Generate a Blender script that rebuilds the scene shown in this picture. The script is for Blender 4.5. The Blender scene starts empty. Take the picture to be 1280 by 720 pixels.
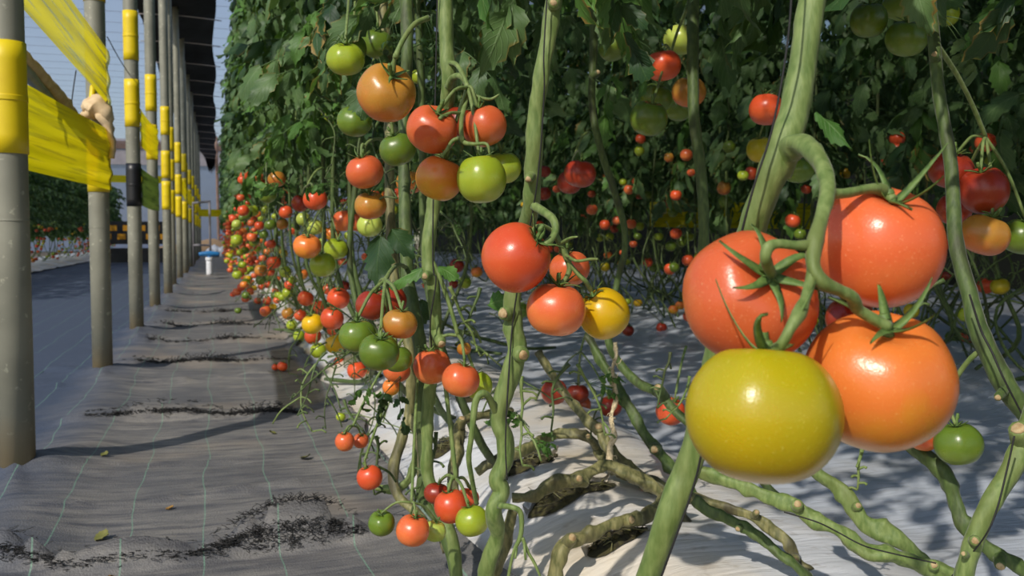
import bpy, math, random
import numpy as np
from mathutils import Vector, Matrix, Quaternion, noise
random.seed(7); RNG = np.random.RandomState(7)
PI = math.pi
scn = bpy.context.scene
COL = scn.collection

# ------------------------------------------------------------------ camera
F_PX = 1200.0
YAW = math.radians(17.1); PITCH = math.radians(3.05); CAM_H = 0.62
C0 = Vector((0, 0, CAM_H))
FW = Vector((math.sin(YAW)*math.cos(PITCH), math.cos(YAW)*math.cos(PITCH), -math.sin(PITCH)))
RT = Vector((math.cos(YAW), -math.sin(YAW), 0))
UP = RT.cross(FW)
def P(px, py, z):
    "pixel of the photograph + distance along the view -> point of the place"
    return C0 + z*(FW + RT*((px-640)/F_PX) + UP*((360-py)/F_PX))
def G(px, py, h=0.0):
    d = FW + RT*((px-640)/F_PX) + UP*((360-py)/F_PX)
    return C0 + d*((h-CAM_H)/d.z)
cam_d = bpy.data.cameras.new('camera'); cam = bpy.data.objects.new('camera', cam_d); COL.objects.link(cam)
cam.location = C0
cam.matrix_world = Matrix.Translation(C0) @ Matrix((RT, UP, -FW)).transposed().to_4x4()
cam_d.sensor_width = 36; cam_d.lens = F_PX/1280*36
cam_d.clip_start = 0.02; cam_d.clip_end = 300
cam_d.dof.use_dof = True; cam_d.dof.focus_distance = 1.05; cam_d.dof.aperture_fstop = 15
scn.camera = cam

# ------------------------------------------------------------------ materials
def srgb(r, g, b):
    f = lambda c: ((c/255+0.055)/1.055)**2.4 if c > 10 else c/255/12.92
    return (f(r), f(g), f(b), 1)
def new_mat(name):
    m = bpy.data.materials.new(name); m.use_nodes = True
    nt = m.node_tree; n = nt.nodes; n.clear()
    out = n.new('ShaderNodeOutputMaterial'); bs = n.new('ShaderNodeBsdfPrincipled')
    nt.links.new(bs.outputs[0], out.inputs[0])
    return m, nt, bs, out
def nd(nt, typ, **kw):
    x = nt.nodes.new(typ)
    for k, v in kw.items():
        if k.startswith('i_'):
            key = k[2:]; key = int(key) if key.isdigit() else key.replace('_', ' ')
            x.inputs[key].default_value = v
        else: setattr(x, k, v)
    return x
def ramp(nt, src, stops):
    r = nt.nodes.new('ShaderNodeValToRGB'); e = r.color_ramp.elements
    while len(e) < len(stops): e.new(0.5)
    for k, (p, c) in enumerate(stops): e[k].position = p; e[k].color = c
    nt.links.new(src, r.inputs[0]); return r
def mix(nt, fac, a, b, blend='MIX'):
    m = nt.nodes.new('ShaderNodeMix'); m.data_type = 'RGBA'; m.blend_type = blend
    for s, v in ((m.inputs[0], fac), (m.inputs[6], a), (m.inputs[7], b)):
        if hasattr(v, 'is_linked') or hasattr(v, 'links'): nt.links.new(v, s)
        else: s.default_value = v
    return m.outputs[2]
def bump(nt, bs, src, strength, dist):
    b = nd(nt, 'ShaderNodeBump', i_Strength=strength, i_Distance=dist)
    nt.links.new(src, b.inputs['Height']); nt.links.new(b.outputs[0], bs.inputs['Normal'])
def stem_mat(name, a, b, dark, sc=60):
    m, nt, bs, out = new_mat(name)
    g = nd(nt, 'ShaderNodeNewGeometry'); mp = nd(nt, 'ShaderNodeMapping'); mp.inputs['Scale'].default_value = (1, 1, .3); nt.links.new(g.outputs['Position'], mp.inputs[0])
    n1 = nd(nt, 'ShaderNodeTexNoise', i_Scale=sc*2.6, i_Detail=5); n2 = nd(nt, 'ShaderNodeTexNoise', i_Scale=sc*.5, i_Detail=5)
    for n in (n1, n2): nt.links.new(mp.outputs[0], n.inputs[0])
    c = mix(nt, ramp(nt, n1.outputs[0], [(.35, (0,0,0,1)), (.68, (1,1,1,1))]).outputs[0], a, b)
    c = mix(nt, ramp(nt, n2.outputs[0], [(.5, (0,0,0,1)), (.68, (.85,.85,.85,1))]).outputs[0], c, dark)
    nt.links.new(c, bs.inputs['Base Color']); bs.inputs['Roughness'].default_value = .62
    bs.inputs['Sheen Weight'].default_value = .1; bs.inputs['Sheen Roughness'].default_value = .4
    bump(nt, bs, n1.outputs[0], .45, .003); return m
def simple(name, a, b=None, scale=20, rough=.6, bstr=.0, coat=0, metal=0, transl=0, detail=4):
    m, nt, bs, out = new_mat(name)
    bs.inputs['Roughness'].default_value = rough; bs.inputs['Metallic'].default_value = metal
    if coat: bs.inputs['Coat Weight'].default_value = coat; bs.inputs['Coat Roughness'].default_value = .1
    tc = nd(nt, 'ShaderNodeTexCoord'); nz = nd(nt, 'ShaderNodeTexNoise', i_Scale=scale, i_Detail=detail)
    nt.links.new(tc.outputs['Object'], nz.inputs[0])
    c = mix(nt, ramp(nt, nz.outputs[0], [(.3, (0,0,0,1)), (.7, (1,1,1,1))]).outputs[0], a, b or a)
    nt.links.new(c, bs.inputs['Base Color'])
    if bstr: bump(nt, bs, nz.outputs[0], bstr, .004)
    if transl:
        tr = nd(nt, 'ShaderNodeBsdfTranslucent'); nt.links.new(c, tr.inputs[0])
        ms = nd(nt, 'ShaderNodeMixShader', i_0=transl)
        nt.links.new(bs.outputs[0], ms.inputs[1]); nt.links.new(tr.outputs[0], ms.inputs[2]); nt.links.new(ms.outputs[0], out.inputs[0])
    return m

def tomato_mat(name, top, bottom, speck):
    m, nt, bs, out = new_mat(name)
    tc = nd(nt, 'ShaderNodeTexCoord'); oi = nd(nt, 'ShaderNodeObjectInfo')
    sp = nd(nt, 'ShaderNodeSeparateXYZ'); nt.links.new(tc.outputs['Object'], sp.inputs[0])
    off = nd(nt, 'ShaderNodeVectorMath', operation='ADD'); nt.links.new(tc.outputs['Object'], off.inputs[0])
    nt.links.new(oi.outputs['Location'], off.inputs[1])
    nz = nd(nt, 'ShaderNodeTexNoise', i_Scale=1.3, i_Detail=3); nt.links.new(off.outputs[0], nz.inputs[0])
    ad = nd(nt, 'ShaderNodeMath', operation='MULTIPLY_ADD'); nt.links.new(nz.outputs[0], ad.inputs[0]); ad.inputs[1].default_value = 1.6
    nt.links.new(sp.outputs[2], ad.inputs[2])
    f = ramp(nt, ad.outputs[0], [(.15, (0,0,0,1)), (1.0, (1,1,1,1))])
    c = mix(nt, f.outputs[0], bottom, top)
    nz2 = nd(nt, 'ShaderNodeTexNoise', i_Scale=24, i_Detail=2); nt.links.new(off.outputs[0], nz2.inputs[0])
    c2 = mix(nt, ramp(nt, nz2.outputs[0], [(.62, (0,0,0,1)), (.76, (.4,.4,.4,1))]).outputs[0], c, speck)
    hs = nd(nt, 'ShaderNodeHueSaturation'); nt.links.new(c2, hs.inputs['Color'])
    mr = nd(nt, 'ShaderNodeMapRange'); nt.links.new(oi.outputs['Random'], mr.inputs[0]); mr.inputs[3].default_value = .85; mr.inputs[4].default_value = 1.1
    nt.links.new(mr.outputs[0], hs.inputs['Value'])
    nt.links.new(hs.outputs[0], bs.inputs['Base Color'])
    rr = nd(nt, 'ShaderNodeMapRange'); nt.links.new(nz.outputs[0], rr.inputs[0]); rr.inputs[3].default_value = .22; rr.inputs[4].default_value = .36
    nt.links.new(rr.outputs[0], bs.inputs['Roughness'])
    bs.inputs['Subsurface Weight'].default_value = .12
    bs.inputs['Subsurface Radius'].default_value = (1, .3, .1); bs.inputs['Subsurface Scale'].default_value = .1
    bs.inputs['Specular IOR Level'].default_value = .45
    bump(nt, bs, nz2.outputs[0], .04, .02)
    return m
S = srgb
TM = {
 'R': tomato_mat('tomato_red', S(210,80,42), S(216,96,50), S(232,140,96)),
 'O': tomato_mat('tomato_orange_red', S(212,98,54), S(220,122,62), S(240,172,124)),
 'A': tomato_mat('tomato_amber', S(226,122,52), S(214,154,36), S(240,184,110)),
 'B': tomato_mat('tomato_bronze', S(174,122,46), S(206,114,50), S(220,170,100)),
 'Y': tomato_mat('tomato_yellow', S(212,168,16), S(202,166,14), S(226,200,80)),
 'M': tomato_mat('tomato_mustard', S(172,158,20), S(184,158,16), S(214,200,90)),
 'L': tomato_mat('tomato_lime', S(150,168,40), S(170,184,58), S(200,206,110)),
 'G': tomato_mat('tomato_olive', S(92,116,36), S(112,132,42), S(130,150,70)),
 'K': tomato_mat('tomato_pale', S(176,190,86), S(166,184,74), S(200,210,130)),
 'D': tomato_mat('tomato_shaded_red', S(146,46,26), S(154,64,32), S(200,110,70)),  # red with the shade on hidden fruit put into the colour
}
CW = {'R':'red','O':'orange-red','A':'orange','B':'bronze','Y':'yellow','M':'mustard yellow','L':'lime green','G':'green','K':'pale green','D':'dark red'}

def leaf_mat(name, a, b, vein, rough=.5):
    m, nt, bs, out = new_mat(name)
    uv = nd(nt, 'ShaderNodeUVMap'); sp = nd(nt, 'ShaderNodeSeparateXYZ'); nt.links.new(uv.outputs[0], sp.inputs[0])
    geo = nd(nt, 'ShaderNodeNewGeometry')
    nz = nd(nt, 'ShaderNodeTexNoise', i_Scale=9, i_Detail=5); nt.links.new(geo.outputs['Position'], nz.inputs[0])
    nz3 = nd(nt, 'ShaderNodeTexNoise', i_Scale=2.3, i_Detail=2); nt.links.new(geo.outputs['Position'], nz3.inputs[0])
    c = mix(nt, ramp(nt, nz.outputs[0], [(.35, (0,0,0,1)), (.65, (1,1,1,1))]).outputs[0], a, b)
    # veins: |u| is the distance from the midrib, v runs to the tip
    u = nd(nt, 'ShaderNodeMath', operation='ABSOLUTE'); nt.links.new(sp.outputs[0], u.inputs[0])
    k = nd(nt, 'ShaderNodeMath', operation='MULTIPLY_ADD'); nt.links.new(u.outputs[0], k.inputs[0]); k.inputs[1].default_value = -.35; nt.links.new(sp.outputs[1], k.inputs[2])
    w = nd(nt, 'ShaderNodeMath', operation='SINE'); k2 = nd(nt, 'ShaderNodeMath', operation='MULTIPLY'); nt.links.new(k.outputs[0], k2.inputs[0]); k2.inputs[1].default_value = 44
    nt.links.new(k2.outputs[0], w.inputs[0])
    vv = ramp(nt, w.outputs[0], [(.8, (0,0,0,1)), (.98, (1,1,1,1))])
    mid = ramp(nt, u.outputs[0], [(.03, (1,1,1,1)), (.09, (0,0,0,1))])
    vm = mix(nt, 1.0, vv.outputs[0], mid.outputs[0], 'ADD')
    hf = nd(nt, 'ShaderNodeMath', operation='MULTIPLY'); nt.links.new(vm, hf.inputs[0]); hf.inputs[1].default_value = .3
    c = mix(nt, hf.outputs[0], c, vein)
    # dry brown margins on some leaves
    ed = nd(nt, 'ShaderNodeMath', operation='MULTIPLY_ADD'); nt.links.new(nz.outputs[0], ed.inputs[0]); ed.inputs[1].default_value = 1.4; nt.links.new(u.outputs[0], ed.inputs[2])
    ed2 = nd(nt, 'ShaderNodeMath', operation='MULTIPLY_ADD'); nt.links.new(nz3.outputs[0], ed2.inputs[0]); ed2.inputs[1].default_value = 1.6; nt.links.new(ed.outputs[0], ed2.inputs[2])
    er = nd(nt, 'ShaderNodeMapRange'); nt.links.new(ed2.outputs[0], er.inputs[0]); er.inputs[1].default_value = 2.62; er.inputs[2].default_value = 2.85
    c = mix(nt, er.outputs[0], c, S(140,116,58))
    nt.links.new(c, bs.inputs['Base Color']); bs.inputs['Roughness'].default_value = rough
    bs.inputs['Specular IOR Level'].default_value = .35
    h = nd(nt, 'ShaderNodeMath', operation='MULTIPLY_ADD'); nt.links.new(vm, h.inputs[0]); h.inputs[1].default_value = -.5; nt.links.new(nz.outputs[0], h.inputs[2])
    bump(nt, bs, h.outputs[0], .5, .003)
    tr = nd(nt, 'ShaderNodeBsdfTranslucent'); tc2 = mix(nt, .5, c, S(120,160,30)); nt.links.new(tc2, tr.inputs[0])
    ms = nd(nt, 'ShaderNodeMixShader', i_0=.22)
    nt.links.new(bs.outputs[0], ms.inputs[1]); nt.links.new(tr.outputs[0], ms.inputs[2]); nt.links.new(ms.outputs[0], out.inputs[0])
    return m
M = {}
M['leaf'] = leaf_mat('tomato_leaf', S(56,84,48), S(92,120,70), S(118,142,94))
M['leaf_bright'] = leaf_mat('young_leaf', S(64,102,42), S(88,128,56), S(122,154,84))
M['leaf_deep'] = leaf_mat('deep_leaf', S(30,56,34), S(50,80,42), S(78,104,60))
M['stem'] = stem_mat('green_stem', S(86,108,48), S(122,138,78), S(100,112,56))
M['stem_dark'] = stem_mat('deep_green_stem', S(58,78,32), S(84,102,48), S(54,58,30))
M['stem_old'] = stem_mat('old_woody_stem', S(84,86,46), S(136,130,84), S(58,52,32), 50)
M['scar'] = simple('cut_scar', S(190,170,130), S(150,120,80), 150, .9, .6)
M['calyx'] = simple('calyx_green', S(72,100,44), S(104,128,62), 8, .6, .2)
M['twine'] = simple('jute_twine', S(226,208,170), S(184,164,126), 300, .9, .8)
M['black_twine'] = simple('black_string', S(20,20,20), S(34,34,32), 200, .7)
# ------------------------------------------------------------------ mesh helpers
class MB:
    def __init__(self): self.v = []; self.f = []; self.m = []; self.uv = None
    def add(self, vs, fs, mi=0):
        o = len(self.v); self.v.extend([tuple(p) for p in vs])
        self.f.extend([tuple(i+o for i in f) for f in fs]); self.m.extend([mi]*len(fs))
    def mesh(self, name, mats, smooth=True):
        me = bpy.data.meshes.new(name); me.from_pydata(self.v, [], self.f)
        for mt in (mats if isinstance(mats, (list, tuple)) else [mats]): me.materials.append(mt)
        me.polygons.foreach_set('material_index', self.m)
        if smooth: me.polygons.foreach_set('use_smooth', [True]*len(self.f))
        me.update(); return me
    def build(self, name, mats, parent=None, smooth=True, origin=None):
        me = self.mesh(name, mats, smooth); o = bpy.data.objects.new(name, me); COL.objects.link(o)
        if parent is not None:
            o.parent = parent
            if origin is not None: o.location = origin
            else: o.matrix_basis = Matrix.LocRotScale(parent.location, parent.rotation_euler, parent.scale).inverted()
        return o
def tag(o, label=None, cat=None, group=None, kind=None):
    if label: o['label'] = label
    if cat: o['category'] = cat
    if group: o['group'] = group
    if kind: o['kind'] = kind
    return o
def empty(name, loc, label, cat, group=None):
    o = bpy.data.objects.new(name, None); COL.objects.link(o); o.location = loc; o.empty_display_size = .05
    return tag(o, label, cat, group)
def centre_origin(o):
    "moves a top-level mesh's origin to its centre bottom"
    me = o.data; n = len(me.vertices); a = np.empty(n*3); me.vertices.foreach_get('co', a); a = a.reshape(-1, 3)
    c = (a.min(0)+a.max(0))/2; c[2] = a[:, 2].min(); a -= c; me.vertices.foreach_set('co', a.ravel()); me.update(); o.location = c
    return o
def smooth_path(pts, sub=6):
    "Catmull-Rom through (Vector, radius) pairs"
    n = len(pts); out = []
    if n < 3: sub = 2
    for i in range(n-1):
        p0, p1, p2, p3 = pts[max(i-1, 0)], pts[i], pts[i+1], pts[min(i+2, n-1)]
        for s in range(sub):
            t = s/sub; t2 = t*t; t3 = t2*t
            q = 0.5*((2*p1[0])+(p2[0]-p0[0])*t+(2*p0[0]-5*p1[0]+4*p2[0]-p3[0])*t2+(3*p1[0]-p0[0]-3*p2[0]+p3[0])*t3)
            out.append((q, p1[1]*(1-t)+p2[1]*t))
    out.append(pts[-1]); return out
def tube(mb, pts, sides=8, sub=6, wob=0.0, mi=0, caps=True, smoothp=True):
    pts = [(Vector(p), r) for p, r in pts]
    path = smooth_path(pts, sub) if smoothp else pts
    n = len(path); vs = []; fs = []
    t = (path[1][0]-path[0][0]).normalized()
    nrm = t.orthogonal().normalized(); prev = t; seed = random.random()*50; arc = 0.0; gap = max(.03, 5.5*path[n//2][1])
    for i, (p, r) in enumerate(path):
        a = path[max(i-1, 0)][0]; b = path[min(i+1, n-1)][0]; t = (b-a)
        t = t.normalized() if t.length > 1e-9 else prev
        nrm = (prev.rotation_difference(t) @ nrm); nrm = (nrm - t*nrm.dot(t)).normalized(); prev = t
        bn = t.cross(nrm); arc += (p-a).length
        kn = (arc/gap+seed) % 1; kn = math.exp(-((kn-.5)/.13)**2); sd2 = math.floor(arc/gap+seed)*2.4
        for k in range(sides):
            an = 2*PI*k/sides; rr = r
            if wob: rr = r*(1+wob*noise.noise(Vector((p.x*45+seed, p.y*45+k*.5, p.z*45)))+wob*.3*math.cos(3*an+arc*18)+wob*kn*(.3+.6*max(0, math.cos(an-sd2))))
            vs.append(p+nrm*(math.cos(an)*rr)+bn*(math.sin(an)*rr))
    for i in range(n-1):
        for k in range(sides):
            k2 = (k+1) % sides
            fs.append((i*sides+k, i*sides+k2, (i+1)*sides+k2, (i+1)*sides+k))
    if caps:
        fs.append(tuple(range(sides-1, -1, -1))); fs.append(tuple((n-1)*sides+k for k in range(sides)))
    mb.add(vs, fs, mi); return path
def blob(mb, c, r, mi=0, squash=(1, 1, 1), seg=8, rings=6, rough=.2):
    vs = []; fs = []
    for i in range(rings+1):
        th = PI*i/rings
        for k in range(seg):
            ph = 2*PI*k/seg; rr = r*(1+rough*(random.random()-.5))
            vs.append((c[0]+rr*squash[0]*math.sin(th)*math.cos(ph), c[1]+rr*squash[1]*math.sin(th)*math.sin(ph), c[2]+rr*squash[2]*math.cos(th)))
    for i in range(rings):
        for k in range(seg): fs.append((i*seg+k, (i+1)*seg+k, (i+1)*seg+(k+1) % seg, i*seg+(k+1) % seg))
    mb.add(vs, fs, mi)

# ------------------------------------------------------------------ leaves
def leaflet(L, W, droop, cup, seed, rows=9):
    rnd = random.Random(seed); vs = []; uv = []; fs = []
    ph = rnd.random()*6; crl = rnd.uniform(-.3, .12)
    for i in range(rows+1):
        t = i/rows
        w = W*(math.sin(PI*min(1, t**.72*.985+.015))**.9*.5*(1-.3*t))
        jag = 1+(.15 if i % 2 else -.13)*(0 if i in (0, rows) else 1)
        ang = droop*t; x = L*(math.sin(ang)/ang if abs(ang) > 1e-3 else 1)*t; z = -L*t*(1-math.cos(ang))/(ang if abs(ang) > 1e-3 else 1)
        side = .06*L*math.sin(t*2.2+ph)
        for c, u in enumerate((-1, -.55, 0, .55, 1)):
            ww = w*u*(jag if abs(u) == 1 else 1)
            zz = z + cup*abs(ww)*(1-.3*abs(u)) + .11*W*math.sin(t*9+ph+u*2)*abs(u) + crl*W*(abs(u)**3)*t
            xx = x + (.035*L*abs(u) if abs(u) == 1 and i % 2 else -.01*L*abs(u))
            vs.append((xx, ww+side, zz)); uv.append((u, t))
    for i in range(rows):
        for c in range(4):
            a = i*5+c; fs.append((a, a+1, a+6, a+5))
    return vs, fs, uv
def leaf_template(seed, pairs=3, L=.30, rows=9):
    "compound tomato leaf, base at the origin, running along +X and drooping"
    rnd = random.Random(seed); V = []; Fc = []; UV = []
    def put(vs, fs, uvs, mat):
        o = len(V); V.extend([tuple(mat @ Vector(p)) for p in vs]); Fc.extend([tuple(q+o for q in f) for f in fs]); UV.extend(uvs)
    d0 = rnd.uniform(.7, 1.5)
    def rach(t):
        a = d0*t; return Vector((L*math.sin(a)/d0, .05*L*math.sin(t*3+seed), L*(.12*math.sin(t*PI*.5))-L*(1-math.cos(a))/d0)), a
    vs = []; n = 7
    for i in range(n+1):
        p, a = rach(i/n); r = .0026*(1-.6*i/n)
        for k in range(4):
            an = PI/2*k; vs.append((p.x+math.sin(a)*r*math.sin(an), p.y+r*math.cos(an), p.z+math.cos(a)*r*math.sin(an)))
    fs = [(i*4+k, i*4+(k+1) % 4, (i+1)*4+(k+1) % 4, (i+1)*4+k) for i in range(n) for k in range(4)]
    put(vs, fs, [(.0, .5)]*len(vs), Matrix())
    def at(t, yaw, ll, ww):
        p, a = rach(t)
        m = Matrix.Translation(p) @ Matrix.Rotation(yaw, 4, 'Z') @ Matrix.Rotation(a*.8+rnd.uniform(-.2, .5), 4, 'Y') @ Matrix.Rotation(rnd.uniform(-.6, .6), 4, 'X')
        put(*leaflet(ll, ww, rnd.uniform(.3, 1.6), rnd.uniform(-.7, .5), rnd.random()*99, rows), m)
    at(1, rnd.uniform(-.3, .3), L*.38, L*.22)
    for j in range(pairs):
        t = .9-.22*j
        for s in (1, -1):
            at(t-.04*(s > 0), s*rnd.uniform(.8, 1.35), L*rnd.uniform(.26, .36)*(1-.07*j), L*rnd.uniform(.13, .18))
            if j and rnd.random() < .7: at(t+.1, s*1.3, L*.11, L*.07)
    return np.array(V), Fc, np.array(UV)
LEAVES = [leaf_template(s, 3 if s % 2 else 2, .30) for s in range(6)]
def leaves_mesh(name, placed, mats, pick=None):
    "placed: list of (template index, 4x4 matrix, material index)"
    Vs = []; Fs = []; UVs = []; mi = []; o = 0
    for ti, mt, k in placed:
        V, Fc, UV = LEAVES[ti]; A = np.array(mt)
        Vs.append(V @ A[:3, :3].T + A[:3, 3]); Fs.extend([tuple(q+o for q in f) for f in Fc]); UVs.append(UV); mi.extend([k]*len(Fc)); o += len(V)
    V = np.vstack(Vs); UV = np.vstack(UVs)
    me = bpy.data.meshes.new(name); me.from_pydata(V.tolist(), [], Fs)
    for m in mats: me.materials.append(m)
    me.polygons.foreach_set('material_index', mi); me.polygons.foreach_set('use_smooth', [True]*len(Fs))
    ul = me.uv_layers.new(name='UVMap'); idx = np.empty(len(me.loops), dtype=np.int32); me.loops.foreach_get('vertex_index', idx)
    ul.data.foreach_set('uv', UV[idx].ravel().astype(np.float32)); me.update(); return me
def foliage_mesh(name, seed, z0, z1, step, reach, mats, wts, stemfn=None, size=(.8, 1.3), bias=None):
    rnd = random.Random(seed); placed = []; z = z0; az = rnd.random()*6
    while z < z1:
        az += 2.4+rnd.uniform(-.5, .5); a = az
        if bias is not None and rnd.random() < .55: a = bias+rnd.uniform(-1.1, 1.1)
        s = rnd.uniform(*size)*reach
        c = stemfn(z) if stemfn else Vector((0, 0, z))
        m = Matrix.Translation(c) @ Matrix.Rotation(a, 4, 'Z') @ Matrix.Rotation(rnd.uniform(-.5, .55), 4, 'Y') @ Matrix.Rotation(rnd.uniform(-.5, .5), 4, 'X') @ Matrix.Diagonal((s, s, s, 1))
        r = rnd.random(); k = 0
        while k < len(wts)-1 and r > wts[k]: r -= wts[k]; k += 1
        placed.append((rnd.randrange(len(LEAVES)), m, k)); z += step*rnd.uniform(.6, 1.4)
    return leaves_mesh(name, placed, mats)
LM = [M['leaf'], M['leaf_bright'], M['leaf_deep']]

# ------------------------------------------------------------------ stripped truss stalk (fishbone)
def bare_truss(mb, base, direc, L, r=.0022, seed=0, mi=0, ksides=5):
    rnd = random.Random(seed); p = Vector(base); d = Vector(direc).normalized(); pts = [(p.copy(), r*1.4)]; n = 6
    for i in range(n):
        d = (d+Vector((rnd.uniform(-.35, .35), rnd.uniform(-.35, .35), rnd.uniform(-.35, .05)))).normalized(); p = p+d*L/n; pts.append((p.copy(), r*(1-.08*i)))
        s = Vector((rnd.uniform(-1, 1), rnd.uniform(-1, 1), rnd.uniform(-.3, .6))).normalized()
        q = p+s*L*.13; q2 = q+(s+Vector((0, 0, -.8))).normalized()*L*.07
        tube(mb, [(p, r*.8), (q, r*.7), (q2, r*.9)], ksides, 2, mi=mi)
    tube(mb, pts, ksides, 3, mi=mi)
    if rnd.random() < .6:
        s = Vector((rnd.uniform(-1, 1), rnd.uniform(-1, 1), -.6)).normalized(); q0 = pts[3][0]
        tube(mb, [(q0, r), (q0+s*L*.3, r*.8), (q0+s*L*.45+Vector((0, 0, -.1*L)), r*.7)], ksides, 3, mi=mi)

# ------------------------------------------------------------------ tomato meshes
def tomato_mesh(name, seed, ribs, ribamp, flat, seg=48, rings=30):
    rnd = random.Random(seed); vs = [(0, 0, 0)]; fs = []
    p1, p2, p3 = rnd.random()*6, rnd.random()*6, rnd.random()*6; e = rnd.uniform(-.035, .035)
    def prof(th, ph):
        top = math.exp(-(th/1.0)**2); bot = math.exp(-((PI-th)/.55)**2)
        r = 1+ribamp*math.cos(ribs*ph+p1)*top*1.4+ribamp*.4*math.cos(ribs*ph+p1)*(1-top)+ribamp*.6*math.cos((ribs-2)*ph+p2)*top+e*math.cos(2*ph+p3)
        s = math.sin(th); sx = abs(s)**(1.02 if seed == 4 else .96)
        z = flat*math.cos(th)
        z -= .24*math.exp(-(th/.36)**2)*flat; z += .07*bot
        return r*sx, z
    vs = []
    for i in range(rings+1):
        th = PI*(i/rings)
        for k in range(seg):
            ph = 2*PI*k/seg; rr, z = prof(max(th, .004), ph)
            if i == rings: rr = .002
            vs.append((rr*math.cos(ph), rr*math.sin(ph), z))
    for i in range(rings):
        for k in range(seg): fs.append((i*seg+k, (i+1)*seg+k, (i+1)*seg+(k+1) % seg, i*seg+(k+1) % seg))
    return vs, fs
def calyx_parts(seed, n, Ls, curl, ped):
    rnd = random.Random(seed); mb = MB(); z0 = .72
    for j in range(n):
        a = 2*PI*j/n+rnd.uniform(-.15, .15); L = Ls*rnd.uniform(.8, 1.2); cu = curl*rnd.uniform(.3, 1.5); tw = rnd.uniform(-.4, .4)
        vs = []; fs = []; N = 8
        for i in range(N+1):
            t = i/N; r = .03+L*t*(1-.1*t); w = .085*(1-t)**.8*math.sin(min(1, t*3+.45)*PI/2)+.006
            th = math.asin(min(.98, r)); zs = .95*math.cos(th)-.2*math.exp(-(th/.36)**2)+.035 + cu*t*t*.55
            aa = a+tw*t*t; c, s = math.cos(aa), math.sin(aa)
            for u, dz in ((-1, .022), (0, 0), (1, .022), (0, -.02)):
                vs.append((r*c-u*w*s, r*s+u*w*c, zs+dz))
        for i in range(N):
            for k in range(4):
                fs.append((i*4+k, i*4+(k+1) % 4, (i+1)*4+(k+1) % 4, (i+1)*4+k))
        mb.add(vs, fs, 0)
    bend = Vector((rnd.uniform(-.15, .15), rnd.uniform(-.15, .15), 0))
    tube(mb, [(Vector((0, 0, z0-.03)), .09), (Vector((0, 0, z0+.1))+bend*.3, .06), (Vector((0, 0, z0+ped*.55))+bend*.7, .055), (Vector((0, 0, z0+ped*.7))+bend, .085), (Vector((0, 0, z0+ped))+bend*1.3, .06)], 7, 4)
    return mb
SH_HI = [tomato_mesh('t', 1, 6, .026, .92), tomato_mesh('t', 2, 5, .016, 1.0), tomato_mesh('t', 3, 7, .03, .88), tomato_mesh('t', 4, 6, .026, .95)]
SH_LO = [tomato_mesh('t', 5, 6, .02, .94, 20, 12), tomato_mesh('t', 6, 5, .012, 1.0, 20, 12)]
TMESH = {}
def tmesh(c, hi, k):
    key = (c, hi, k)
    if key not in TMESH:
        vs, fs = (SH_HI if hi else SH_LO)[k]; mb = MB(); mb.add(vs, fs); TMESH[key] = mb.mesh('tomato', TM[c])
    return TMESH[key]
CAL = [calyx_parts(11, 5, .62, .5, .55).mesh('calyx', M['calyx']), calyx_parts(12, 6, .7, .8, .5).mesh('calyx', M['calyx']), calyx_parts(13, 5, .5, .2, .6).mesh('calyx', M['calyx'])]
CAL_BIG = [calyx_parts(21, 5, .78, .75, .22).mesh('calyx', M['calyx']), calyx_parts(22, 5, .85, 1.3, .22).mesh('calyx', M['calyx']), calyx_parts(23, 6, .8, .5, .22).mesh('calyx', M['calyx'])]
def put_tomato(pos, rad, col, axis, label, group=None, hi=True, shape=None, cal=None, spin=None):
    k = shape if shape is not None else random.randrange(4 if hi else 2)
    o = bpy.data.objects.new('tomato', tmesh(col, hi, k)); COL.objects.link(o)
    q = Vector((0, 0, 1)).rotation_difference(Vector(axis).normalized()) @ Quaternion((0, 0, 1), spin if spin is not None else random.random()*6.28)
    o.rotation_mode = 'QUATERNION'; o.rotation_quaternion = q; o.location = pos; o.scale = (rad, rad, rad)
    tag(o, label, 'tomato', group)
    if cal is not False:
        c = bpy.data.objects.new('calyx', cal or random.choice(CAL)); COL.objects.link(c); c.parent = o
    return o
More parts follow.
